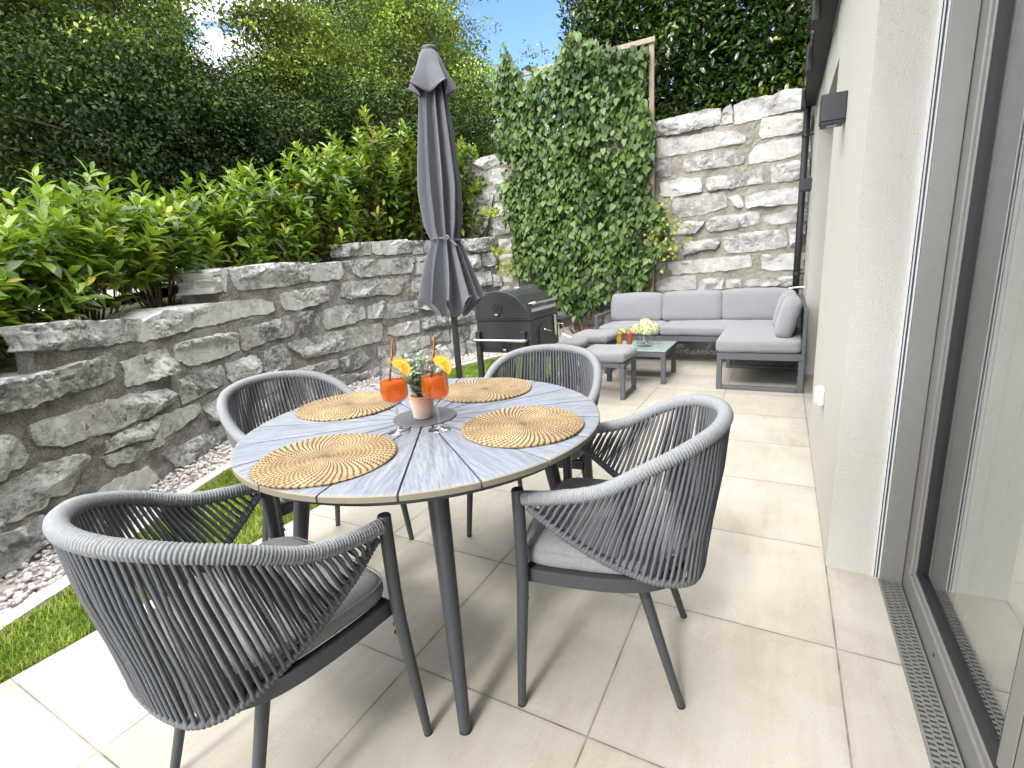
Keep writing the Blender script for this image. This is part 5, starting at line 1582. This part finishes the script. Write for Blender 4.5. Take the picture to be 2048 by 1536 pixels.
k &= ~((hol < -.34) & (z_ < 2.6) & (rng.random(n) < .8))
x_, z_, hol = x_[k], z_[k], hol[k]; n = len(x_)
lump = np.array([mnoise.noise(Vector((a * 3.3, c * 3.3, 5))) for a, c in zip(x_, z_)])
dep_ = np.clip(.075 + .03 * lump + rng.uniform(-.085, .08, n), .0, .19)
pos = np.stack([x_, 5.40 - dep_, z_], 1) - VL
ax = np.stack([rng.normal(size=n) * .45, -.30 + .25 * rng.normal(size=n), -1 + .3 * rng.normal(size=n)], 1)
nr = np.stack([.65 * rng.normal(size=n), -.75 + .3 * rng.normal(size=n), .75 + .6 * rng.normal(size=n)], 1)
L_ = rng.uniform(.05, .10, n); V, F = scatter(*LEAF_HEART, pos, ax, nr, L_, L_ * .82)
np_mesh('foliage', V, F, M['vine'], vine, tint=np.repeat(np.clip(.5 + .24 * rng.normal(size=n), 0, 1), 9), smooth=False)
n = 420
cx_ = rng.choice([0, 0, 0, 1, 2, 3], n)
cc = np.array([(-1.50, 1.48), (-3.85, 1.95), (-3.78, 1.42), (-3.62, 1.18)])[cx_]; sg = np.array([(.13, .17), (.08, .04), (.07, .03), (.08, .06)])[cx_]
P2 = np.stack([cc[:, 0] + rng.normal(size=n) * sg[:, 0], 5.36 - np.abs(rng.normal(size=n)) * .06, cc[:, 1] + rng.normal(size=n) * sg[:, 1]], 1) - VL
ax = np.stack([rng.normal(size=n) * .6, -.3 + rng.normal(size=n) * .3, -.4 + .6 * rng.normal(size=n)], 1); nr = np.stack([.4 * rng.normal(size=n), -np.ones(n), .6 + .3 * rng.normal(size=n)], 1)
L_ = rng.uniform(.025, .055, n); V, F = scatter(*LEAF_HEART, P2, ax, nr, L_, L_ * .8)
np_mesh('foliage', V, F, M['vine_young'], vine, tint=np.repeat(rng.random(n), 9))

# ================================================================== LAUREL BUSHES BEHIND THE LOW WALL
def shoots(acc, base, tips, nl, Lr, seed=0):
    """leaves spiralling up the last part of each shoot"""
    for p0, p1 in zip(base, tips):
        d_ = p1 - p0; Ls = np.linalg.norm(d_); d_ = d_ / Ls
        s1 = unit(np.cross(d_, np.array([.3, .5, .1]))); s2 = np.cross(d_, s1)
        m_ = nl + int(rng.integers(-2, 3)); ph = rng.uniform(0, 6.28)
        for k_ in range(m_):
            q = k_ / (m_ - 1)
            a_ = ph + k_ * 2.4
            out = s1 * math.cos(a_) + s2 * math.sin(a_)
            up = .35 + .95 * q ** 2
            acc[0].append(p0 + d_ * Ls * (.25 + .75 * q) + rng.normal(size=3) * .004)
            acc[1].append(out + d_ * up + rng.normal(size=3) * .14)
            acc[2].append(d_ * 1.0 - out * .35 + rng.normal(size=3) * .2 + np.array([0, 0, .25]))
            acc[3].append(rng.uniform(*Lr) * (1.0 - .30 * q ** 3))
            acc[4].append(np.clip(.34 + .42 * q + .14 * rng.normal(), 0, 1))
bush_s = [1.75, 2.35, 2.95, 3.5, 4.1, 4.75, 5.4, 6.05, 6.7, 7.35, 8.0]
topz = lambda s: float(np.interp(s, [.8, 2.3, 2.62, 2.8, 3.41, 3.67, 3.87, 4.18, 4.71, 5.52, 6.24, 6.85, 7.29, 8.11, 8.6], [1.50, 1.56, 1.64, 1.68, 1.92, 1.98, 1.90, 2.04, 2.12, 2.34, 2.76, 3.04, 2.98, 2.9, 2.72]))
ords = ['first', 'second', 'third', 'fourth', 'fifth', 'sixth', 'seventh', 'eighth', 'ninth', 'tenth', 'eleventh', 'twelfth']
for i, s in enumerate(bush_s):
    gx_, gy_, _ = left_pt(s, 0, -.58)
    gz_ = float(np.clip(.80 + .135 * (gy_ + .3), .72, 1.5))
    H = topz(s) - gz_
    t = thing('laurel_bush', '%s bright green laurel bush from the left in the row behind the low stone wall' % ords[i], 'bush', (gx_, gy_, gz_ - .04), 0, 'laurel bushes behind the low wall')
    b = MB()
    cen = np.array([0, 0, 0.0])
    base_, tips_ = [], []
    ns = 74 if s > 2 else 54
    for k_ in range(ns):
        a_ = rng.uniform(0, 6.28); rr_ = .47 * math.sqrt(rng.random())
        hz = rng.uniform(.46 if s < 4.6 else .30, .98) if k_ % 3 else rng.uniform(.72, 1.14)
        if rr_ > .35: hz *= .9
        tip = np.array([rr_ * math.cos(a_) * (1.1 if hz < .8 else .85), rr_ * math.sin(a_) * (1.1 if hz < .8 else .85), H * hz])
        d_ = np.array([tip[0] * .55 + rng.normal() * .08, tip[1] * .55 + rng.normal() * .08, .30 + .15 * hz]); d_ = unit(d_)
        Ls = rng.uniform(.22, .40)
        base_.append(tip - d_ * Ls); tips_.append(tip)
        if k_ % 4 == 0:
            p0 = np.array([tip[0] * .15, tip[1] * .15, .0]); b.tube(catmull([p0, tip * [.5, .5, .45], tip - d_ * Ls, tip], 4), np.linspace(.010, .002, 13), 6)
        else:
            b.tube([tip - d_ * Ls * 1.3, tip - d_ * .02], [.003, .0015], 5)
    b.build('stem', M['twig'], t)
    acc = [[], [], [], [], []]
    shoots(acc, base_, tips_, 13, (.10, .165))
    n = 420
    a_ = rng.uniform(0, 6.28, n); rr_ = .44 * np.sqrt(rng.random(n)); zz = rng.uniform(.36 if s < 4.6 else .14, .86, n) * H
    pos = np.vstack([np.array(acc[0]), np.stack([rr_ * np.cos(a_), rr_ * np.sin(a_), zz], 1)])
    ax = np.vstack([np.array(acc[1]), np.stack([np.cos(a_) + rng.normal(size=n) * .5, np.sin(a_) + rng.normal(size=n) * .5, rng.normal(size=n) * .6], 1)])
    nr = np.vstack([np.array(acc[2]), np.stack([rng.normal(size=n) * .4, rng.normal(size=n) * .4, np.ones(n)], 1)])
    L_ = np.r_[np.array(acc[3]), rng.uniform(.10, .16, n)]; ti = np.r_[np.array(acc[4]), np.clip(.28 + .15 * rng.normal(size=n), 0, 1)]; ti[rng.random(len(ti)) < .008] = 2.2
    V, F = scatter(*LEAF_LONG, pos, ax, nr, L_, L_ * .40)
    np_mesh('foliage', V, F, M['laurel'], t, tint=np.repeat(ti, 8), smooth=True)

# ================================================================== CLIPPED HEDGE ABOVE THE TALL WALL
hg = thing('hedge', 'dark glossy clipped laurel hedge growing on top of the tall stone wall', 'hedge', (-1.2, 6.5, 2.62))
HG = np.array([-1.2, 6.5, 2.62])
x0_, x1_, y0_, y1_, z0_, z1_ = -3.0, 1.6, 5.92, 7.2, 2.72, 5.3
b = MB()
for k_ in range(16):
    x = x0_ + .2 + k_ * .28; y = 6.85 + random.uniform(-.1, .2)
    for e in range(4): b.tube(catmull([(x, y, 2.6), (x + random.uniform(-.15, .15), y + random.uniform(-.1, .2), 3.5), (x + random.uniform(-.25, .25), y + random.uniform(-.1, .2), random.uniform(4.3, 5.1))], 5), np.linspace(.03, .006, 11), 6)
rel(b, HG).build('stem', M['twig'], hg)
n = 20000
x = rng.uniform(x0_, x1_, n); z = rng.uniform(z0_, z1_, n)
blg = np.array([mnoise.noise(Vector((a * 1.6, c * 1.6, 3))) for a, c in zip(x, z)])
dp_ = np.abs(rng.normal(size=n)) * .22
y = y0_ + .10 + .16 * blg + dp_
ed = np.array([mnoise.noise(Vector((c * 2.2, 9, 1))) for c in z]) * .25
k = x > x0_ + ed
x, y, z = x[k], y[k], z[k]
m2 = 2600
xl = x0_ + np.abs(rng.normal(size=m2)) * .2 + .02; yl_ = rng.uniform(y0_, y1_, m2); zl_ = rng.uniform(z0_, z1_, m2)
m3 = 3200
xt = rng.uniform(x0_, x1_, m3); yt = rng.uniform(y0_, y1_, m3); zt_ = z1_ - np.abs(rng.normal(size=m3)) * .15
m4 = 17000
xi = rng.uniform(x0_ + .25, x1_, m4); yi = rng.uniform(y0_ + .4, y1_, m4); zi = rng.uniform(z0_, z1_ - .1, m4)
pos = np.stack([np.r_[x, xl, xt, xi], np.r_[y, yl_, yt, yi], np.r_[z, zl_, zt_, zi]], 1)
nn = len(pos)
ax = np.stack([rng.normal(size=nn) * .75, -.55 + .4 * rng.normal(size=nn), .15 + .6 * rng.normal(size=nn)], 1)
nr = np.stack([.4 * rng.normal(size=nn), -.55 + .3 * rng.normal(size=nn), .9 + .3 * rng.normal(size=nn)], 1)
L_ = rng.uniform(.065, .12, nn); L_[-m4:] *= 1.7; V, F = scatter(*LEAF_LONG, pos - HG, ax, nr, L_, L_ * .42)
ti = np.clip(.45 + .22 * rng.normal(size=nn), 0, 1); ti[rng.random(nn) < .012] = 1.4
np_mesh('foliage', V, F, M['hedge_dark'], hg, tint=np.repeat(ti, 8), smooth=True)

# ================================================================== TREES
LM = {
 'mid': mat_leaf('mid_green_tree_leaves', (.020, .045, .009), (.33, .44, .09), 1.0, .55, .14, (.27, .38, .06), .12, .47, None, 2.6),
 'dark': mat_leaf('dark_green_tree_leaves', (.013, .030, .008), (.20, .29, .065), 1.0, .55, .12, (.15, .25, .05), .12, .45, None, 2.4),
 'shade': mat_leaf('shade_dark_shrub_leaves', (.008, .020, .005), (.075, .125, .028), 1.0, .55, .08, (.08, .14, .03), .12, .4, None, 2.4),  # leaf colour darkened to paint in the deep shade under the crowns
 'olive': mat_leaf('olive_tree_leaves', (.030, .050, .008), (.32, .44, .075), 1.1, .55, .14, (.38, .44, .06), .12, .48, None, 2.6),
 'bright': mat_leaf('light_green_tree_leaves', (.05, .10, .010), (.36, .46, .06), 1.0, .55, .2, (.4, .55, .08), .12, .52, None, 2.2),
 'blue': mat_leaf('blue_green_tree_leaves', (.020, .045, .016), (.28, .39, .14), 1.0, .55, .12, (.2, .3, .1), .12, .48, None, 2.5),
}
def tree(dist, az, H, wid, low, kind, nleaf, Lr, label, gz=1.2, seed=0, squash=1.0):
    tr_ = np.random.default_rng(seed + 100)
    x = -.21 + dist * math.sin(R(az)); y = -.98 + dist * math.cos(R(az))
    t = thing('tree', label, 'tree', (x, y, gz), 0, 'trees behind the garden')
    b = MB()
    th = H * .82
    tp = [np.array([0, 0, -.2])]
    for k_ in range(1, 7): tp.append(np.array([tr_.normal() * .10 * k_ ** .5, tr_.normal() * .10 * k_ ** .5, th * k_ / 6]))
    tc_ = catmull(tp, 5); rr_ = np.linspace(.028 * H, .006 * H, len(tc_)); b.tube(tc_, rr_, 10)
    cl = []
    nlimb = 26
    for k_ in range(nlimb):
        f_ = (k_ + .5) / nlimb; z_ = low + (H * .93 - low) * f_
        env = wid * (math.sin(math.pi * min(1, (.18 + .82 * f_))) ** .6) * (.75 + .35 * tr_.random())
        a_ = k_ * 2.4 + tr_.normal() * .4
        i = min(len(tc_) - 1, int(max(0, z_ - .12 * H) / th * (len(tc_) - 1))); p0 = tc_[i]
        e = np.array([math.cos(a_) * env, math.sin(a_) * env, z_])
        md = (p0 + e) / 2 + np.array([0, 0, .06 * H * tr_.random()])
        b.tube(catmull([p0, md, e], 5), np.linspace(max(.012, rr_[i] * .45), .008, 11), 6)
        cl.append((e, .26 * wid + .20)); cl.append(((md + e) / 2 + tr_.normal(size=3) * .2, .30 * wid + .15))
        if k_ % 2: cl.append((md + tr_.normal(size=3) * .25, .34 * wid + .15))
        for q in range(2):
            cl.append((e * [.9, .9, 1] + tr_.normal(size=3) * [.3 * wid, .3 * wid, .5], .20 * wid + .18))
    cl.append((np.array([0, 0, H * .97]), .35 * wid)); cl.append((tc_[-1], .4 * wid))
    b.build('trunk', M['bark'], t)
    cc = np.array([c[0] for c in cl]); cr2 = np.array([c[1] for c in cl])
    cr2 = cr2 * tr_.uniform(.6, 1.15, len(cr2))
    pr_ = cr2 ** 2; pr_ /= pr_.sum()
    nleaf = int(nleaf * 2.5)
    ci = tr_.choice(len(cl), nleaf, p=pr_)
    d_ = unit(tr_.normal(size=(nleaf, 3))); d_[:, 2] = np.abs(d_[:, 2]) * np.where(tr_.random(nleaf) < .88, 1, -1)
    rr2 = cr2[ci] * (tr_.random(nleaf) ** .2) * (1 + .25 * tr_.normal(size=nleaf) * (tr_.random(nleaf) < .3))
    pos = cc[ci] + d_ * rr2[:, None] * [1, 1, .58 * squash]
    pos[:, 2] -= .22 * np.hypot(*(pos - cc[ci])[:, :2].T) ** 1.5          # boughs droop towards their tips
    kin = tr_.random(nleaf) < .24                                          # loose leaves in the heart of the crown
    ai = tr_.uniform(0, 6.28, nleaf); ri_ = wid * .75 * np.sqrt(tr_.random(nleaf))
    pos[kin] = np.stack([ri_ * np.cos(ai), ri_ * np.sin(ai), tr_.uniform(low * .5, H * .9, nleaf)], 1)[kin]
    pos[:, 2] = np.maximum(pos[:, 2], .02)
    ax = d_ * .6 + unit(tr_.normal(size=(nleaf, 3))) * .8 + np.array([0, 0, -.25]); nr = unit(tr_.normal(size=(nleaf, 3))) * .5 + np.array([0, 0, .7]) + d_ * .55
    L_ = tr_.uniform(*Lr, nleaf) * (1.25 if Lr[1] > .09 else 1.0); V, F = scatter(*LEAF_DIAM, pos, ax, nr, L_, L_ * .62)
    clt = tr_.normal(size=len(cl)) * .14
    ti = np.clip(.48 + clt[ci] + .14 * tr_.normal(size=nleaf), 0, 1)
    np_mesh('crown', V, F, LM[kind], t, tint=np.repeat(ti, 4))
    return t
TREES = [
 (8.6, -71, 7.4, 1.6, .5, 'mid', 20000, (.042, .078), 'broad mid green tree at the left edge of the picture'),
 (9.4, -63.5, 7.8, 1.25, .6, 'mid', 22000, (.042, .078), 'tall dense green tree behind the left laurel bushes'),
 (12.5, -58.6, 7.6, .55, .8, 'bright', 9000, (.040, .075), 'slim light green tree left of the sky gap'),
 (10.0, -54.6, 3.3, 1.3, .2, 'olive', 12000, (.040, .07), 'low olive green tree below the left sky gap'),
 (9.6, -49.3, 4.3, 1.1, .2, 'olive', 14000, (.042, .075), 'olive brown bushy tree right of the left sky gap'),
 (10.4, -44.5, 4.3, 1.5, .2, 'olive', 15000, (.042, .075), 'yellowish green rounded tree left of the closed parasol'),
 (15.5, -44.0, 9.8, 1.6, 1.2, 'dark', 16000, (.06, .10), 'tall dark green tree rising at the top centre left'),
 (12.5, -40.5, 8.0, 1.9, .4, 'blue', 18000, (.045, .08), 'tall grey green tree behind the parasol top'),
 (11.0, -37.0, 6.2, 1.3, .3, 'olive', 14000, (.042, .075), 'yellow green tree just right of the parasol top'),
 (11.5, -33.2, 4.6, 1.2, .2, 'olive', 12000, (.040, .075), 'loose olive tree left of the vine top'),
 (10.5, -30.0, 3.4, 1.2, .1, 'mid', 9000, (.040, .075), 'low green tree hidden beside the climbing vine'),
 (15.0, -68.5, 10.0, 1.9, 1.0, 'dark', 15000, (.06, .10), 'very tall dark tree far behind at the left'),
 (15.5, -73.5, 9.5, 2.3, 1.0, 'dark', 12000, (.06, .10), 'dark tree farthest left in the back'),
 (7.6, -66.0, 2.6, 1.5, .05, 'shade', 12000, (.040, .07), 'low shade-darkened shrub tree under the left trees'),
 (8.2, -57.5, 2.7, 1.4, .05, 'shade', 12000, (.040, .07), 'low shade-darkened shrub tree under the light green tree'),
 (8.6, -50.0, 2.5, 1.3, .05, 'shade', 11000, (.040, .07), 'low shade-darkened shrub tree under the olive brown tree'),
 (8.8, -42.5, 2.7, 1.3, .05, 'shade', 11000, (.040, .07), 'low shade-darkened shrub tree left of the parasol pole'),
 (9.0, -36.0, 2.8, 1.2, .05, 'shade', 10000, (.040, .07), 'low shade-darkened shrub tree right of the parasol canopy'),
 (16.0, -36.5, 7.6, 2.0, .5, 'dark', 11000, (.06, .10), 'dark tree in the back right of the parasol'),
 (9.5, -82, 7.0, 1.7, .5, 'mid', 11000, (.06, .10), 'mid green tree standing beyond the left border of the view'),
 (13.0, -92, 8.5, 2.0, .6, 'dark', 9000, (.06, .10), 'dark tree standing far beyond the left border of the view'),
]
for i, a in enumerate(TREES):
    tree(*a, gz=1.3, seed=i)

# ---- a few fallen leaves on the gravel
M['dead_leaf'] = mat_simple('dry_red_leaf', (.32, .12, .06), .6, .3, 40)
for (x, y, rz, lb) in ((-3.02, -.245, .6, 'dry reddish leaf lying on the gravel beside the nearest chair'), (-3.50, .60, 2.0, 'small dry red leaf lying on the gravel near the curved wall')):
    V, F = scatter(*LEAF_LONG, np.array([(0, 0, 0.0)]), np.array([(math.cos(rz), math.sin(rz), .1)]), np.array([(0, 0, 1.0)]), np.array([.085]), np.array([.028]))
    o = np_mesh('fallen_leaf', V, F, M['dead_leaf']); o.location = (x, y, .022); tag(o, lb, 'leaf')
